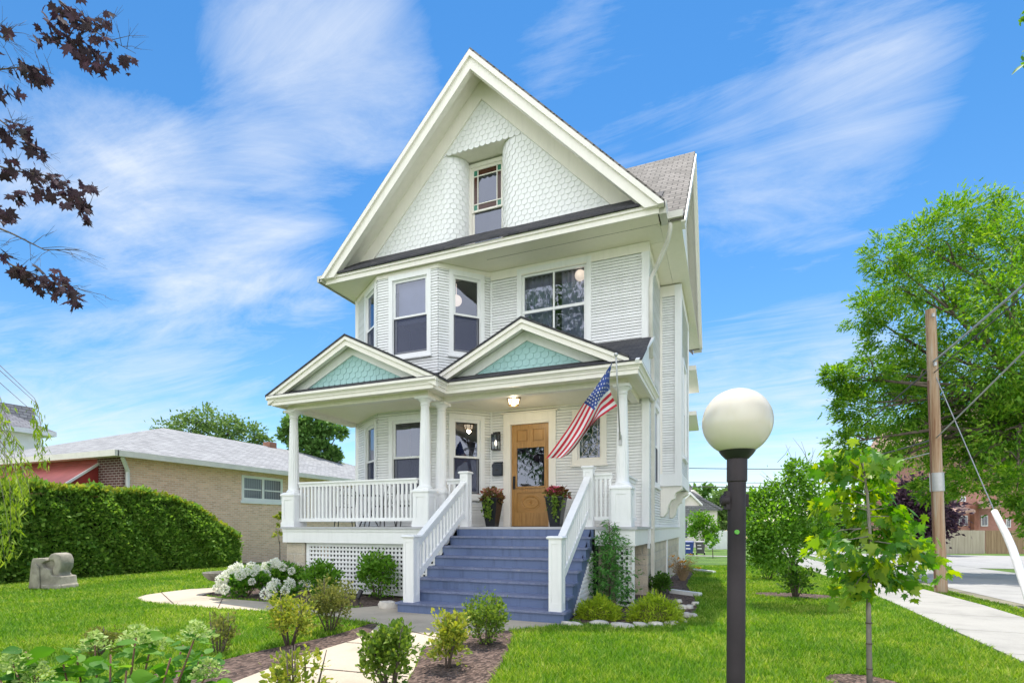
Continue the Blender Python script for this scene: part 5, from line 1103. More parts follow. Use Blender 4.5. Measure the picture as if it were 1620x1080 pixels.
# purple leaved branches, top left
t = thing('purple_maple', gat(-260, 5.5), 'purple leaved maple branches hanging into the top left corner', 'tree'); m = MB(); P = []; O = []; rd = random.Random(2)
root = gat(-260, 5.5); m.tube([root, at(-240, 500, 5.5), at(-230, 100, 5.5), at(-200, -150, 5.5)], [.16, .13, .11, .07], 10)
brs = [((-230, 0), (-60, -60), (70, -20), (150, 50), (215, 85), [(105, 10, 26), (120, 45, 30), (85, 60, 24), (160, 70, 26), (150, 100, 24), (195, 98, 14), (135, 30, 26), (90, 30, 20), (165, 30, 18), (120, 75, 14)]),
       ((-230, 60), (-100, 40), (-20, 50), (5, 60), (18, 45), [(12, 45, 9)]), ((-230, 120), (-100, 130), (0, 110), (50, 105), (85, 118), [(30, 108, 14), (55, 118, 16), (75, 122, 8), (10, 145, 10), (30, 148, 8)]),
       ((-230, 200), (-100, 180), (0, 190), (30, 215), (70, 245), [(10, 205, 18), (30, 200, 14), (50, 228, 12), (66, 243, 10)]), ((-230, 260), (-100, 230), (20, 270), (90, 280), (142, 330), [(18, 272, 24), (52, 270, 16), (65, 290, 18), (95, 300, 22), (115, 312, 20), (85, 280, 16), (135, 298, 16), (128, 325, 14), (140, 345, 8), (30, 310, 12), (10, 350, 12)]),
       ((-230, 300), (-100, 320), (20, 370), (70, 395), (125, 395), [(8, 402, 8), (5, 340, 12)]), ((-230, 340), (-100, 360), (20, 420), (80, 445), (155, 465), [(40, 432, 18), (62, 440, 20), (80, 447, 18), (98, 440, 14), (110, 460, 14), (120, 475, 10), (25, 430, 10)])]
for a, b_, c, d, e, lv in brs:
    D0 = rd.uniform(4.8, 5.6); pts = [at(*a, 5.5), at(*b_, D0), at(*c, D0), at(*d, D0), at(*e, D0)]; m.tube(pts, [.03, .016, .008, .005, .002], 6)
    for k in range(16):
        i = rd.choice([1, 2, 3]); s0 = pts[i].lerp(pts[i + 1], rd.random()); q = s0 + Vector((rd.uniform(.0, .35), rd.uniform(-.2, .2), rd.uniform(-.22, .15))); m.tube([s0, s0.lerp(q, .5) + Vector((0, 0, .02)), q], [.003, .002, .001], 4)
        for w_ in range(2): q2 = q + Vector((rd.uniform(-.02, .12), rd.uniform(-.08, .08), rd.uniform(-.08, .05))); m.tube([s0.lerp(q, .6), q2], [.0015, .0008], 3)
    for u, v, rp in lv:
        for j in range(int(rp * .75)): P.append(at(u + rd.gauss(0, rp * .55), v + rd.gauss(0, rp * .42), D0 + rd.gauss(0, .12))); O.append((rd.gauss(.3, .6), rd.gauss(0, .6), -.5))
for k in range(60):
    c = at(rd.uniform(-330, -60), rd.uniform(-250, 380), rd.uniform(4.9, 6.2)); m.tube([at(-232, rd.uniform(0, 300), 5.5), c], [.012, .003], 4)
    for j in range(26): P.append(c + Vector((rd.gauss(0, .2), rd.gauss(0, .2), rd.gauss(0, .15)))); O.append((rd.gauss(0, .6), rd.gauss(0, .6), -.5))
m.build('trunk', TWIG, t, smooth=True); leaves('crown', np.array(P), .088, MAPLE, PURP, t, np.array(O), droop=.5, up=.1)
# leaf sprigs, top right edge
q0 = Vector((4.75, 5.6, 0)); t = thing('kerb_tree', q0, 'kerb tree beyond the right edge with leaf sprigs poking into the top right corner', 'tree'); m = MB(); P = []; tp_ = q0 + Vector((-.1, .2, 6.2)); kb = [((4.75 + rng.normal() * .9, 5.2 + rng.normal() * .9, 8.0 + rng.normal() * .7), (1.0, 1.0, .8)) for _ in range(9)]; limbs(m, q0, tp_, [b_[0] for b_ in kb], .14, 9)
for u, v in ((1612, 30), (1614, 98)):
    m.tube([tp_ - Vector((0, 0, .3 if v < 60 else .8)), at(1800, v - 60, 5.9), at(1660, v - 10, 6), at(u, v, 6)], [.03, .014, .007, .002], 5)
    for j in range(16): P.append(at(u + 8 + rd.gauss(0, 8), v + rd.gauss(0, 8), 6 + rd.gauss(0, .05)))
m.build('trunk', BARK, t, smooth=True); A_, O_ = clumps(kb, 14, 24, .25); leaves('crown', np.concatenate([np.array(P), A_]), .07, OVATE, BIRCH, t)
# willow strands at the left edge
t = thing('willow_tree', gat(-130, 9), 'weeping willow strands hanging at the left edge', 'tree'); m = MB(); P = []; O = []; r0 = gat(-130, 9); m.tube([r0, at(-130, 500, 9), at(-90, 380, 9)], [.12, .1, .05], 9)
for u0, v0, u1, v1 in ((2, 632, 12, 700), (60, 640, 68, 735), (55, 630, 60, 690), (12, 660, 30, 790), (-8, 720, 18, 880), (5, 730, 30, 840), (20, 735, 40, 810), (35, 740, 50, 800), (-5, 745, 8, 800), (28, 700, 36, 770), (15, 760, 14, 880), (62, 660, 66, 740), (40, 720, 20, 830), (8, 690, 2, 770), (-10, 800, 8, 890), (25, 745, 44, 770), (30, 735, 70, 760), (-5, 640, 4, 690)):
    D0 = 9 + rd.uniform(-.5, .5); s0, e = at(u0, v0, D0), at(u1, v1, D0); q0 = at(-40, v0 - 90, D0); m.tube([at(-90, 380, 9), q0, s0, s0.lerp(e, .5) + Vector((.05, 0, 0)), e], [.012, .007, .004, .003, .0015], 4)
    n = int((s0 - e).length * 50)
    for j in range(n): P.append(s0.lerp(e, j / n) + Vector((rd.gauss(0, .05), rd.gauss(0, .05), 0))); O.append((rd.gauss(0, .5), rd.gauss(0, .5), -1))
m.build('trunk', BARKG, t, smooth=True); leaves('crown', np.array(P), .13, LANCE, WILLOW, t, np.array(O), droop=.6, up=0)
# background trees
def btree(label, L_, r0, mat, n, size, D, group='trees beyond the houses', tm=DIA, seed=1, bu=None, sig=.26):
    bb = bl(L_); u = bu if bu else sum(q[0] for q in L_) / len(L_); p = gat(u, D); return tree('background_tree', label, p, bb, r0, mat, n, size, tm, .5, group, per=18, sig=sig, seed=seed)
btree('broad pale green tree rising behind the brick bungalow roof', [(325, 662, 48, 18), (300, 676, 47, 20), (265, 682, 47, 18), (365, 676, 48, 20), (395, 688, 48, 18), (345, 692, 48, 26), (412, 697, 48, 12), (250, 690, 47, 10)], .35, FARG, 6000, .26, 48, seed=3, sig=.3)
btree('loose dark green tree seen between the left porch column and the house', [(468, 668, 33, 13), (490, 688, 33, 18), (515, 676, 33, 14), (478, 708, 33, 16), (508, 712, 33, 18), (526, 720, 33, 11), (452, 688, 33, 9), (538, 682, 33, 8), (498, 662, 33, 10)], .22, FARD, 8000, .22, 33, seed=4, sig=.3)
btree('small dark tree beyond the bungalow roof close to the house wall', [(570, 742, 45, 9), (560, 750, 45, 7), (582, 748, 45, 8)], .15, PURPF, 500, .35, 45, seed=5)
btree('dark purple leaved tree behind the street pole', [(1455, 790, 37, 34), (1440, 820, 37, 30), (1475, 815, 37, 32), (1455, 840, 37, 30), (1430, 800, 37, 20)], .3, PURPF, 9000, .26, 37, seed=6)
btree('green tree behind the white house at the back', [(1150, 800, 70, 22), (1165, 815, 70, 24), (1140, 825, 70, 22), (1160, 790, 70, 18)], .35, FARG, 6000, .45, 70, seed=7)
btree('dark distant tree above the white house roof', [(1105, 776, 95, 12), (1120, 782, 95, 9), (1092, 780, 95, 8)], .3, FARD, 700, .9, 95, seed=8)
btree('light green young tree in front of the white house', [(1105, 820, 45, 12), (1118, 832, 45, 14), (1104, 840, 45, 13), (1128, 845, 45, 10)], .06, BRIGHT, 3000, .2, 45, seed=9, bu=1112)
btree('thin young tree standing on the back lawn by the waste bins', [(1126, 852, 30, 8), (1130, 862, 30, 7), (1120, 860, 30, 5)], .025, BIRCH, 260, .16, 30, seed=10, bu=1128)
btree('green tree at the far end of the street', [(1330, 815, 80, 22), (1350, 830, 80, 24), (1310, 830, 80, 20), (1380, 825, 85, 24), (1410, 835, 85, 20)], .4, FARG, 6000, .5, 80, seed=11)
btree('yellow green sapling beside the brick bungalow wall', [(442, 815, 19, 5), (444, 830, 19, 5), (441, 845, 19, 5), (443, 822, 19, 5)], .02, LILAC, 330, .10, 19, seed=12, tm=OVATE)
# ================================================================== STREET FURNITURE
POLEM = plain('weathered_pole_wood', (.36, .27, .19), .9, .35, 2.0, bmp=.6)
m_, nt, b = base_mat('streaked_pole_wood'); o = coords(nt); mp = nd(nt, 'ShaderNodeMapping'); mp.inputs['Scale'].default_value = (9, 9, .35); L(nt, o, mp.inputs['Vector']); nz = noise(nt, mp.outputs[0], 2, 8, .65)
rp = ramp(nt, nz.outputs['Fac'], [(.3, (.22, .11, .055)), (.5, (.40, .27, .17)), (.7, (.46, .40, .33))]); L(nt, rp.outputs[0], b.inputs['Base Color']); b.inputs['Roughness'].default_value = .9; bump(nt, b, nz.outputs['Fac'], .6, .02); POLEM = m_
p = gnd(1489, 938); D = p.dot(Vector((-SN, CS, 0))); tp = at(1472, 490, D)
pole = thing('utility_pole', p, 'tall weathered wooden utility pole at the kerb', 'utility pole'); m = MB(); m.tube([p - Vector((0, 0, .1)), p.lerp(tp, .5), tp], [.122, .108, .096], 16); m.build('pole', POLEM, pole, smooth_angle=40)
c0_, c1_ = p.lerp(tp, .36), p.lerp(tp, .425); m = MB(); m.tube([c0_, c1_], [.132, .130], 16); m.build('metal_band', GREYM, pole, smooth_angle=40)
for f in (.97, .80): c = p.lerp(tp, f); m = MB(); m.tube([c - Vector((0, .14, 0)), c + Vector((0, .14, 0))], .012, 8); m.tube([c + Vector((0, -.16, -.03)), c + Vector((0, -.16, .05))], .03, 10); m.build('bolt', GREYM, pole)
m = MB(); q = side * -.125; m.tube([p.lerp(tp, .02) + q, p.lerp(tp, .75) + q * .92], .018, 6); m.build('conduit', plain('brown_conduit', (.15, .08, .05), .7), pole)
WIRE = plain('black_cable', (.04, .04, .045), .6, .1); WIREL = plain('silver_cable', (.30, .31, .33), .4, .1, metal=.3)
def wire(a, b_, r_, label, mat=WIRE, sag=.15, cat='cable', group='overhead cables'):
    if 'edge' in label: b_ = a + (b_ - a) * 2.4
    if 'below the thick' in label: b_ = a + (b_ - a) * 2.4
    m = MB(); m.tube([a.lerp(b_, i / 14) - Vector((0, 0, sag * 4 * (i / 14) * (1 - i / 14))) for i in range(15)], r_, 6); tag(m.build('overhead_cable', mat), label, cat, group)
w1, w2, w3 = p.lerp(tp, .80), p.lerp(tp, .55), p.lerp(tp, .50)
wire(p.lerp(tp, .815), at(1700, 375, 6.2), .022, 'thick silver bundled cable running from the pole to the upper right edge', WIREL, .05)
wire(p.lerp(tp, .775), at(1700, 388, 6.2), .012, 'thin black cable just below the thick silver bundle', WIRE, .05)
wire(p.lerp(tp, .545), at(1700, 470, 6.4), .015, 'single grey cable leaving the pole at mid height toward the right edge', WIREL, .05)
far = at(1262, 760, 46)
wire(p.lerp(tp, .80), at(1298, 722, 25), .022, 'upper cable sloping from the pole down to the left into the distance', WIRE, .1); wire(p.lerp(tp, .545), at(1292, 738, 25), .018, 'middle cable sloping from the pole down to the left into the distance', WIRE, .1); wire(p.lerp(tp, .50), at(1286, 750, 25), .014, 'lowest cable sloping from the pole down to the left into the distance', WIREL, .1)
wire(at(900, 736, 60), at(1420, 741, 66), .045, 'highest horizontal cable crossing the sky behind the globe lamp', WIRE, .2); wire(at(900, 758, 60), at(1420, 763, 66), .03, 'thin horizontal cable between two others behind the globe lamp', WIRE, .2); wire(at(900, 765, 60), at(1420, 770, 66), .06, 'lowest horizontal cable behind the globe lamp', WIRE, .2)
ga = p.lerp(tp, .79); gb_ = at(1645, 985, 8.6); gm = ga.lerp(gb_, .58); t = thing('guy_wire', gb_, 'steel guy wire with a bent white plastic guard anchoring the pole', 'guy wire')
ug = at(1573, 808, 10.2); m = MB(); m.tube([ga, ug], .010, 6); m.build('steel_wire', WIREL, t)
m = MB(); m.tube([ug, at(1582, 826, 10.0), at(1592, 845, 9.8), at(1602, 868, 9.5), at(1614, 905, 9.2), at(1625, 940, 8.9), at(1640, 990, 8.5)], [.05, .055, .06, .062, .062, .06, .06], 12); m.build('guard', plain('white_plastic_guard', (.72, .70, .70), .4, .1), t, smooth=True)
# ================================================================== NEIGHBOURS
FW = plain('white_frame', (.75, .75, .74), .5, .05)
def simple_window(parent, w, a0, a1, z0, z1, n=1, t=.07, glass=None, mids=True, sill=True, mat=None):
    m = MB(); frame_ring(w, m, a0, a1, z0, z1, t, -.02, .04)
    for i in range(1, n): c = a0 + (a1 - a0) * i / n; w.box(m, c - t / 2, c + t / 2, z0 + t, z1 - t, -.02, .035)
    f = m.build('window', mat or FW, parent)
    if mids:
        m = MB()
        for i in range(n): p0, p1 = a0 + (a1 - a0) * i / n + t, a0 + (a1 - a0) * (i + 1) / n - t; zc = z0 + (z1 - z0) * .45; w.box(m, p0 - .02, p1 + .02, zc - .025, zc + .025, -.01, .025)
        m.build('sash', mat or FW, f)
    if sill: m = MB(); w.box(m, a0 - .06, a1 + .06, z0 - .12, z0 - .002, -.02, .07); m.build('sill', mat or FW, f)
    m = MB(); m.poly([w.p(a0, z0, .006), w.p(a1, z0, .006), w.p(a1, z1, .006), w.p(a0, z1, .006)]); m.build('pane', glass or DGL, f); return f
m_, nt, b = base_mat('dark_window_glass'); b.inputs['Base Color'].default_value = (.05, .06, .085, 1); b.inputs['Roughness'].default_value = .06; b.inputs['Specular IOR Level'].default_value = .9; DGL = m_
m_, nt, b = base_mat('window_with_blinds'); o = coords(nt, 'UV'); wv = nd(nt, 'ShaderNodeTexWave'); wv.inputs['Scale'].default_value = 3.2; wv.bands_direction = 'X'; L(nt, o, wv.inputs['Vector']); rp = ramp(nt, wv.outputs['Fac'], [(.3, (.07, .08, .10)), (.6, (.22, .24, .27))]); L(nt, rp.outputs[0], b.inputs['Base Color']); b.inputs['Roughness'].default_value = .08; BLIND = m_
# brick bungalow on the left
WX, BY = -18.4, 11.3; Gz = gz(0, 18); EZ = 3.72
bg = thing('brick_bungalow', (-24, 18, 0), 'single storey tan brick bungalow with grey hip roof and red awnings behind the hedge', 'house')
wb = Wall((WX, BY + .02), (WX, 32)); wf = Wall((-30, BY), (WX + .0, BY))
m = MB(); m.poly([(WX, BY + .95 - .95, -.6), (WX, 32, -.6), (WX, 32, EZ), (WX, BY, EZ)]); m.poly([(-30, 32, -.6), (-30, 32, EZ), (WX, 32, EZ), (WX, 32, -.6)]); m.poly([(-30, BY, -.6), (-30, BY, EZ), (-30, 32, EZ), (-30, 32, -.6)]); m.build('wall', TANB, bg)
m = MB(); wf.box(m, wf.L - 1.3, wf.L + .02, -.3, EZ - .0, -.05, .03); m.build('brick_corner', REDB, bg)
RW = plain('red_wall_siding', (.33, .055, .045), .6, .15); m = MB(); m.poly([(-30, BY, -.3), (WX - 1.2, BY, -.3), (WX - 1.2, BY, EZ), (-30, BY, EZ)]); m.build('front_wall', RW, bg)
ow = .55; ex0, ex1, ey0, ey1 = -30 - ow, WX + ow, BY - ow, 32 + ow; rx = (ex0 + ex1) / 2; hw = (ex1 - ex0) / 2; rz = EZ + .12 + hw * .34
m = MB(); A_, B_, C_, D_ = (ex0, ey0, EZ + .12), (ex1, ey0, EZ + .12), (ex1, ey1, EZ + .12), (ex0, ey1, EZ + .12); E_, F_ = (rx, ey0 + hw * .92, rz), (rx, ey1 - hw, rz)
m.poly([A_, B_, E_]); m.poly([B_, C_, F_, E_]); m.poly([C_, D_, F_]); m.poly([D_, A_, E_, F_]); m.build('roof', ROOFG, bg)
m = MB(); m.box(ex0, ey0, EZ, ex1, ey1, EZ + .02); m.build('soffit', CREAM, bg)
GUT = plain('cream_gutter', (.66, .63, .55), .45, .08); m = MB(); m.box(ex1 - .03, ey0, EZ - .06, ex1 + .09, ey1, EZ + .13); m.box(ex0, ey0 - .09, EZ - .06, ex1 + .09, ey0 + .03, EZ + .131); m.build('gutter', GUT, bg)
m = MB(); m.beam((WX + .45, BY - .3, EZ - .07), (WX + .1, BY + .08, EZ - .45), .09, .09); m.beam((WX + .06, BY + .1, EZ - .4), (WX + .06, BY + .1, -.2), .10, .08, up=(0, 1, 0)); m.build('downspout', FW, bg)
simple_window(bg, wb, 15.85 - BY, 18.0 - BY, 2.46 + .05, 3.55, 2, .11, BLIND); 
m = MB(); m.box(-24.4, 22.5, 4.6, -23.9, 23.0, rz + .22); m.build('chimney', plain('brown_brick_chimney', (.28, .14, .09), .9, .2), bg)
AWN = plain('faded_red_awning', (.42, .13, .12), .6, .12); AWS = plain('red_awning_slats', (.30, .035, .03), .6, .2)
m = MB(); ax0, ax1 = -26.5, WX - 1.25; zt, zb, yo = EZ - .15, 2.55, 1.3
m.add([(ax0, BY - .02, zt), (ax1, BY - .02, zt), (ax1, BY - yo, zb), (ax0, BY - yo, zb), (ax0, BY - .02, zt - .03), (ax1, BY - .02, zt - .03), (ax1, BY - yo, zb - .03), (ax0, BY - yo, zb - .03)], MB.HEX); m.poly([(ax1, BY - .02, zt - .04), (ax1, BY - .02, zb - .12), (ax1, BY - yo, zb - .12), (ax1, BY - yo, zb - .02)], 1); m.box(ax0, BY - yo - .01, zb - .15, ax1, BY - yo + .01, zb - .02, 0)
aw = m.build('awning', [AWN, AWS], bg); m = MB(); m.beam((ax1 + .02, BY, zt), (ax1 + .02, BY - yo, zb), .06, .07); m.beam((ax1 + .02, BY - yo, zb), (ax1 + .02, BY - yo, 2.2), .06, .06, up=(0, 1, 0)); m.beam((ax1, BY - yo - .03, zb - .15), (ax0, BY - yo - .03, zb - .15), .04, .06); m.build('awning_frame', FW, aw)
# white house far left
def hip_house(name, label, x0, y0, x1, y1, z0, ez, rise, wallm, roofm, ov=.5, ridge=.0):
    t = thing(name, ((x0 + x1) / 2, (y0 + y1) / 2, z0), label, 'house'); m = MB(); m.box(x0, y0, z0 - .5, x1, y1, ez); m.build('wall', wallm, t)
    m = MB(); xa, xb, ya, yb_ = x0 - ov, x1 + ov, y0 - ov, y1 + ov; cx2, cy2 = (xa + xb) / 2, (ya + yb_) / 2; q = max(.01, ((yb_ - ya) - (xb - xa)) / 2 + ridge) if yb_ - ya > xb - xa else .01
    A, B, C, D2 = (xa, ya, ez), (xb, ya, ez), (xb, yb_, ez), (xa, yb_, ez); E, F = (cx2, cy2 - q, ez + rise), (cx2, cy2 + q, ez + rise)
    m.poly([A, B, E]); m.poly([B, C, F, E]); m.poly([C, D2, F]); m.poly([D2, A, E, F]); m.build('roof', roofm, t); m = MB(); m.box(xa, ya, ez - .25, xb, yb_, ez - .002); m.build('eave', FW, t); return t
RGR = brick_mat('grey_roof_shingle', (.17, .17, .19), (.25, .25, .27), (.08, .08, .09), .4, .2, .02, mul_noise=.25)
t = hip_house('white_house', 'tall white house with grey hip roof at the far left edge', -47, 7, -35.6, 17.5, 0, 6.75, 3.6, FW, RGR)
c = at(-22, 645, 33); m = MB(); m.prism([(-1.6, -1.6), (1.6, -1.6), (.9, .35), (-.9, .35)], 0, 2, lambda a, b, d: (c.x + a, c.y + d, c.z + b)); m.build('dormer', RGR, t)
wq = Wall((-35.6, 7), (-35.6, 17.5)); simple_window(t, wq, 2, 3.2, 4.2, 6.0)
# pale house beyond the back lawn
Db = 58; b0 = gat(1080, Db); t = thing('cottage', b0, 'pale cream house with grey roof and small front gable beyond the back lawn', 'house')
fx = Vector((CS, SN, 0)); fy = Vector((-SN, CS, 0)); PW = plain('pale_cream_wall', (.66, .62, .55), .8, .06)
def Q(u, v, d=0): q = at(u, v, Db); return q + fy * d
def slab(mb, px, d0, d1, mi=0): mb.prism([(u, v) for u, v in px], d0, d1, lambda a, b, d: tuple(Q(a, b, d)), mi)
m = MB(); slab(m, [(1060, 872), (1146, 872), (1146, 806), (1108, 772), (1060, 806)], 2, 10); m.build('wall', PW, t)
m = MB(); slab(m, [(1076, 873), (1106, 873), (1106, 795), (1091, 782), (1076, 795)], 0, 2); m.build('front_gable', PW, t)
m = MB(); slab(m, [(1056, 806), (1152, 806), (1152, 803), (1100, 774), (1085, 774), (1056, 800)], 1.6, 1.95); m.add([tuple(Q(1150, 806, 1.5)), tuple(Q(1150, 806, 12)), tuple(Q(1106, 770, 12)), tuple(Q(1086, 772, 1.5))], [(0, 1, 2, 3)]); m.build('roof', RGR, t)
m = MB(); slab(m, [(1070, 818), (1074, 800), (1104, 800), (1108, 818)], -.4, -.02); m.build('porch_roof', RGR, t)
m = MB(); slab(m, [(1072, 800), (1091, 782), (1110, 800), (1110, 797), (1091, 778), (1072, 797)], -.3, .6); m.build('gable_trim', FW, t)
m = MB(); slab(m, [(1113, 782), (1120, 782), (1120, 763), (1113, 763)], 5, 6); m.build('chimney', plain('grey_chimney', (.22, .21, .22), .9), t)
for u0, u1, v0, v1 in ((1081, 1087, 822, 850), (1118, 1123, 808, 818)):
    m = MB(); slab(m, [(u0 - 1, v1 + 1), (u1 + 1, v1 + 1), (u1 + 1, v0 - 1), (u0 - 1, v0 - 1)], -.06 if u0 < 1100 else 1.94, .02 if u0 < 1100 else 2.02); f = m.build('window', FW, t); m = MB(); slab(m, [(u0, v1), (u1, v1), (u1, v0), (u0, v0)], -.09 if u0 < 1100 else 1.91, -.065 if u0 < 1100 else 1.935); m.build('pane', DGL, f)
m = MB(); a, b_ = gat(1120, 50), gat(1175, 52); m.beam(a + Vector((0, 0, .9)), b_ + Vector((0, 0, .9)), .06, 1.8)
tag(m.build('white_fence', FW), 'low white board fence beside the pale cream house', 'fence')
# waste bins
def bin_(u, D, mat, lidm, label):
    p = gat(u, D); t = thing('waste_bin', p, label, 'waste bin'); x, y, z = p
    m = MB(); m.taper(x, y, z + .12, z + .82, .46, .58, 0, .5, .66); m.build('body', mat, t); m = MB(); m.taper(x, y, z + .82, z + .88, .64, .60, 0, .74, .70); m.taper(x, y, z + .88, z + .92, .58, .40, 0, .66, .5); m.build('lid', lidm, t)
    for sx in (-1, 1): m = MB(); m.tube([(x + sx * .2, y + .3, z + .1), (x + sx * .28, y + .3, z + .1)], .1, 12); m.build('wheel', BLACKM, t)
    m = MB(); m.box(x - .17, y - .31, z + .40, x + .10, y - .285, z + .48); m.box(x - .17, y - .315, z + .62, x + .06, y - .29, z + .68); m.build('sticker', FW, t) if 'blue' in label else None
bin_(1090, 34, plain('blue_plastic', (.02, .05, .22), .5), plain('pale_blue_lid', (.06, .09, .25), .5), 'blue wheeled waste bin on the grass at the back'); bin_(1108, 34.5, plain('dark_grey_plastic', (.09, .09, .09), .5), plain('grey_lid', (.2, .2, .2), .5), 'dark grey wheeled waste bin beside the blue one')
# fences and the pink house across the street
def board_fence(u0, u1, D0, D1, h, mat, label):
    a, b_ = gat(u0, D0), gat(u1, D1); n = int((b_ - a).length / .15); t = thing('board_fence', a, label, 'fence', 'board fences across the street'); m = MB(); rd = random.Random(n)
    for i in range(n): q0 = a.lerp(b_, (i + .03) / n); q1 = a.lerp(b_, (i + .97) / n); hh = h + rd.uniform(-.015, .015); m.beam((q0 + q1) / 2, (q0 + q1) / 2 + Vector((0, 0, hh)), (q1 - q0).length, .02 + .012 * (i % 2), up=(b_ - a).cross(Vector((0, 0, 1))))
    m.build('boards', mat, t); m = MB()
    for zz in (.3, h - .25): m.beam(a + Vector((0, .06, zz)), b_ + Vector((0, .06, zz)), .05, .09)
    m.build('rail', mat, t)
def streak(name, c1, c2):
    m_, nt, b = base_mat(name); o = coords(nt); mp = nd(nt, 'ShaderNodeMapping'); mp.inputs['Scale'].default_value = (6, 6, .4); L(nt, o, mp.inputs['Vector']); nz = noise(nt, mp.outputs[0], 1.5, 6, .6); rp = ramp(nt, nz.outputs['Fac'], [(.3, c1), (.7, c2)]); L(nt, rp.outputs[0], b.inputs['Base Color']); b.inputs['Roughness'].default_value = .9; return m_
board_fence(1490, 1558, 41, 42, 1.85, streak('pale_fence_wood', (.36, .30, .23), (.50, .43, .34)), 'pale weathered board fence before the pink house'); board_fence(1559, 1720, 42.0, 43, 1.85, streak('brown_fence_wood', (.22, .14, .08), (.40, .28, .17)), 'brown stained board fence to the right of the pale one')
Dp = 50; pk = thing('pink_house', gat(1550, Dp), 'pink brick house with a tan tile roof behind the board fences', 'house')
def Q(u, v, d=0): q = at(u, v, Dp); return q + fy * d
PR = brick_mat('pink_tan_tile', (.55, .36, .28), (.46, .29, .22), (.3, .2, .15), .5, .3, .03)
m = MB(); slab(m, [(1514, 885), (1760, 885), (1760, 690), (1514, 690)], 0, 12); m.build('wall', PINKB, pk)
m = MB(); slab(m, [(1490, 885), (1514, 885), (1514, 806), (1490, 806)], 1.0, 10); m.build('porch_wall', PINKB, pk)
m = MB(); m.add([tuple(Q(1464, 812, -2)), tuple(Q(1514, 807, -2)), tuple(Q(1530, 790, 3)), tuple(Q(1498, 794, 3)), tuple(Q(1464, 816, -2)), tuple(Q(1514, 811, -2)), tuple(Q(1530, 794, 3)), tuple(Q(1498, 798, 3))], MB.HEX); m.build('porch_roof', PR, pk)
m = MB(); slab(m, [(1534, 885), (1541, 885), (1541, 800), (1534, 800)], -.5, 0); m.build('pilaster', plain('dark_pink_brick', (.30, .13, .09), .9, .2), pk)
m = MB(); m.add([tuple(Q(1524, 803, -2)), tuple(Q(1566, 800, -2)), tuple(Q(1570, 790, .0)), tuple(Q(1545, 792, 0)), tuple(Q(1524, 806, -2)), tuple(Q(1566, 803, -2)), tuple(Q(1570, 793, 0)), tuple(Q(1545, 795, 0))], MB.HEX); m.build('porch_roof', PR, pk)
m = MB(); slab(m, [(1508, 694), (1770, 694), (1720, 640), (1540, 640)], -.6, 12.6); m.build('roof', PR, pk)
for u0, u1, v0, v1, d in ((1516, 1530, 815, 831, 0), (1551, 1562, 815, 832, 0), (1591, 1598, 818, 834, 0), (1517, 1527, 785, 793, 0), (1496, 1502, 818, 836, 1.0)):
    m = MB(); slab(m, [(u0, v1), (u1, v1), (u1, v0), (u0, v0)], d - .08, d + .03); f = m.build('window', FW, pk); c_ = (u0 + u1) / 2; m = MB()
    for x0_, x1_ in ((u0 + 1.6, c_ - .6), (c_ + .6, u1 - 1.6)): slab(m, [(x0_, v1 - 1.8), (x1_, v1 - 1.8), (x1_, v0 + 1.8), (x0_, v0 + 1.8)], d - .11, d - .085)
    m.build('pane', DGL, f)
# street trees across the road behind the photographer: the front windows mirror them
for (x, y), lb in (((-13, -17), 'street tree behind the photographer mirrored in the bay windows'), ((-3.5, -21), 'street tree behind the photographer mirrored in the front door')):
    rr = random.Random(int(x)); bb = [((x + rr.uniform(-3, 3), y + rr.uniform(-2, 2), rr.uniform(5, 21)), (2.2, 2.2, 2.0)) for _ in range(18)]
    tree('street_tree', lb, (x, y, 0), bb, .3, FARD, 22000, .22, DIA, .4, 'trees across the road', per=18, sig=.26, seed=40)
# far tree belts closing the horizon
def belt(u0, u1, D, v0, v1, n, label, mat):
    P = [];
    for k in range(n): u = rng.uniform(u0, u1); hh = HZ - v0 + (v0 - v1) * (.6 + .4 * math.sin(u * .045) + .25 * math.sin(u * .13 + 1)); P.append(at(u, HZ - rng.random() * hh + 12, D + rng.uniform(-4, 4)))
    tag(leaves('tree_belt', np.array(P), 1.5, DIA, mat, None), label, 'trees', kind='stuff')
belt(1180, 1520, 120, 822, 808, 5000, 'distant green trees at the end of the street', FARD); belt(-200, 640, 150, 824, 812, 5000, 'distant trees beyond the houses on the left', FARD)
# ================================================================== LIGHT AND SKY
SUN_EL, SUN_AZ = R(70), math.atan2(-.2, .98)      # azimuth from +Y towards +X: the sun stands behind the house, to the left
sd = Vector((math.sin(SUN_AZ) * math.cos(SUN_EL), math.cos(SUN_AZ) * math.cos(SUN_EL), math.sin(SUN_EL)))
sl = bpy.data.lights.new('sun', 'SUN'); sl.energy = 2.6; sl.angle = R(.6); sl.color = (1, .95, .86); so = bpy.data.objects.new('sun', sl); COL.objects.link(so); so.rotation_euler = (-sd).to_track_quat('-Z', 'Y').to_euler(); so.location = (0, 0, 40)
W = bpy.data.worlds.new('World'); S.world = W; W.use_nodes = True; nt = W.node_tree; bg_ = nt.nodes['Background']
sky = nd(nt, 'ShaderNodeTexSky', sky_type='NISHITA'); sky.sun_disc = False; sky.sun_elevation = SUN_EL; sky.sun_rotation = SUN_AZ; sky.air_density = 1.0; sky.dust_density = 0.0; sky.ozone_density = 1.6
hs = nd(nt, 'ShaderNodeHueSaturation'); hs.inputs['Hue'].default_value = .498; hs.inputs['Saturation'].default_value = 1.30; hs.inputs['Value'].default_value = .74; L(nt, sky.outputs[0], hs.inputs['Color'])
tc = nd(nt, 'ShaderNodeTexCoord'); 
def vm(op, a, b=None):
    n = nd(nt, 'ShaderNodeVectorMath', operation=op)
    for i, q in enumerate((a, b)):
        if q is None: continue
        if hasattr(q, 'node'): L(nt, q, n.inputs[i])
        else: n.inputs[i].default_value = q
    return n
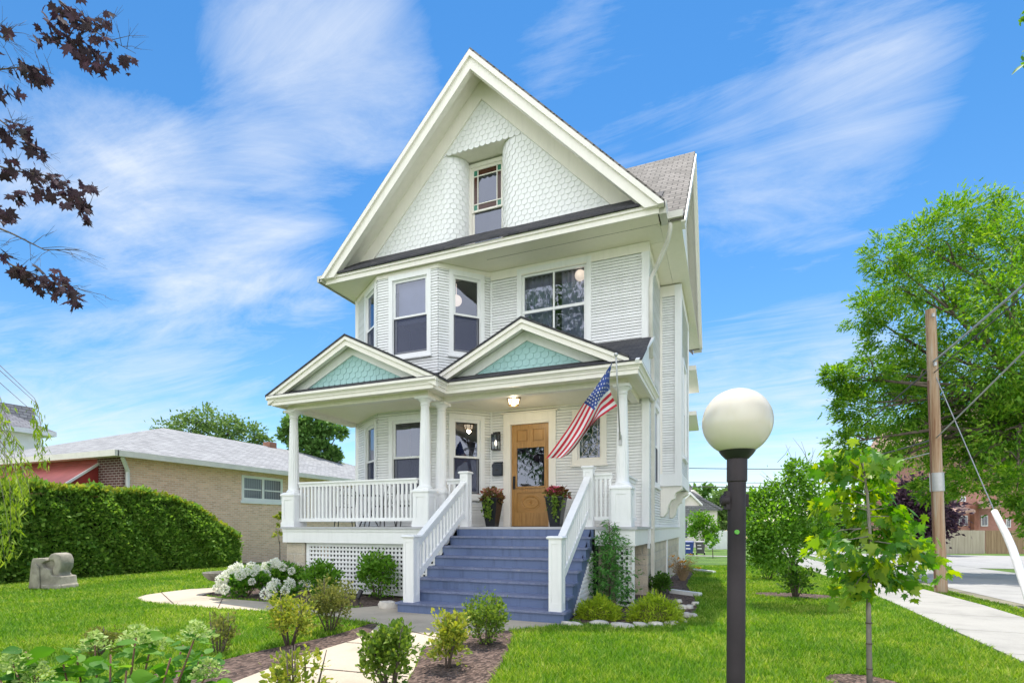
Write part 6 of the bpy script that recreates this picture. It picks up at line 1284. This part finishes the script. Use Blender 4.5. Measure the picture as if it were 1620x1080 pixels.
def mt(op, a, b=None, c=None, clamp=False):
    n = nd(nt, 'ShaderNodeMath', operation=op, use_clamp=clamp)
    for i, q in enumerate((a, b, c)):
        if q is None: continue
        if hasattr(q, 'node'): L(nt, q, n.inputs[i])
        else: n.inputs[i].default_value = q
    return n.outputs[0]
sp = nd(nt, 'ShaderNodeSeparateXYZ'); L(nt, tc.outputs['Generated'], sp.inputs[0]); dx, dy, dz = sp.outputs
zc = mt('ADD', mt('MAXIMUM', dz, 0.0), .10)
cx2 = mt('DIVIDE', dx, zc); cy2 = mt('DIVIDE', dy, zc)          # cloud-layer plane
cb = nd(nt, 'ShaderNodeCombineXYZ'); L(nt, cx2, cb.inputs[0]); L(nt, cy2, cb.inputs[1])
def cl(scale, rot, st, detail, rough, seed, dist=0):
    mp = nd(nt, 'ShaderNodeMapping'); mp.inputs['Rotation'].default_value = (0, 0, R(rot)); mp.inputs['Scale'].default_value = (scale * st, scale, 1); mp.inputs['Location'].default_value = (seed, seed * 1.7, seed); L(nt, cb.outputs[0], mp.inputs[0]); n = noise(nt, mp.outputs[0], 1, detail, rough); n.inputs['Distortion'].default_value = dist; return n.outputs['Fac']
big_ = cl(.55, 62, .45, 4, .55, 3.1, .4); fib = cl(2.6, 60, .27, 12, .70, 7.7, 1.6); puff = cl(1.6, 20, .6, 8, .6, 1.3, .8)
def patch(u, v, w, k):      # a bank of cloud round one direction of the sky
    c = ray(u, v).normalized(); d = vm('DOT_PRODUCT', tc.outputs['Generated'], tuple(c)).outputs['Value']
    r = nd(nt, 'ShaderNodeMapRange', interpolation_type='SMOOTHSTEP'); L(nt, d, r.inputs[0]); r.inputs[1].default_value = math.cos(R(w)); r.inputs[2].default_value = 1; r.inputs[3].default_value = 0; r.inputs[4].default_value = k
    return r.outputs[0]
acc = None
for u, v, w, k in ((520, 110, 12, .52), (180, 300, 10, .30), (330, 350, 11, .38), (450, 400, 9, .34), (60, 260, 9, .15), (120, 560, 16, .30), (1260, 190, 13, .34), (1240, 640, 14, .30), (930, 160, 10, .26), (1400, 80, 9, .2)):
    q = patch(u, v, w, k); acc = q if acc is None else mt('ADD', acc, q)
wisp = mt('SUBTRACT', mt('ADD', mt('MULTIPLY', big_, 1.0), mt('MULTIPLY', fib, 1.15)), 1.19)
low = mt('MULTIPLY', mt('SUBTRACT', .36, dz, clamp=True), .8)
front = mt('MULTIPLY', mt('ADD', mt('ADD', wisp, mt('MULTIPLY', acc, mt('MULTIPLY_ADD', puff, 2.6, -.45))), low), 1.3, clamp=True)
front = mt('MULTIPLY', front, .9)
back = mt('MULTIPLY', mt('SUBTRACT', mt('MULTIPLY', dy, -1.6), .12), 1.6, clamp=True)      # bright cloud bank added behind the photographer, unseen, to light the house front
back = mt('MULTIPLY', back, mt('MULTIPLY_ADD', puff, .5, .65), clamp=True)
mx = nd(nt, 'ShaderNodeMixRGB'); L(nt, front, mx.inputs[0]); L(nt, hs.outputs[0], mx.inputs[1]); mx.inputs[2].default_value = (3.7, 3.95, 4.25, 1)
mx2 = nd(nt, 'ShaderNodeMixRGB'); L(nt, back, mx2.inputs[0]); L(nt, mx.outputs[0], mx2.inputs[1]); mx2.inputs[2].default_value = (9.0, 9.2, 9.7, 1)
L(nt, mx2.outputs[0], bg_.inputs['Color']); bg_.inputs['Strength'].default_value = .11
S.view_settings.view_transform = 'Standard'; S.view_settings.look = 'None'; S.view_settings.exposure = 1.2; S.view_settings.gamma = 1
S.cycles.max_bounces = 8; S.cycles.transparent_max_bounces = 16; S.cycles.diffuse_bounces = 4
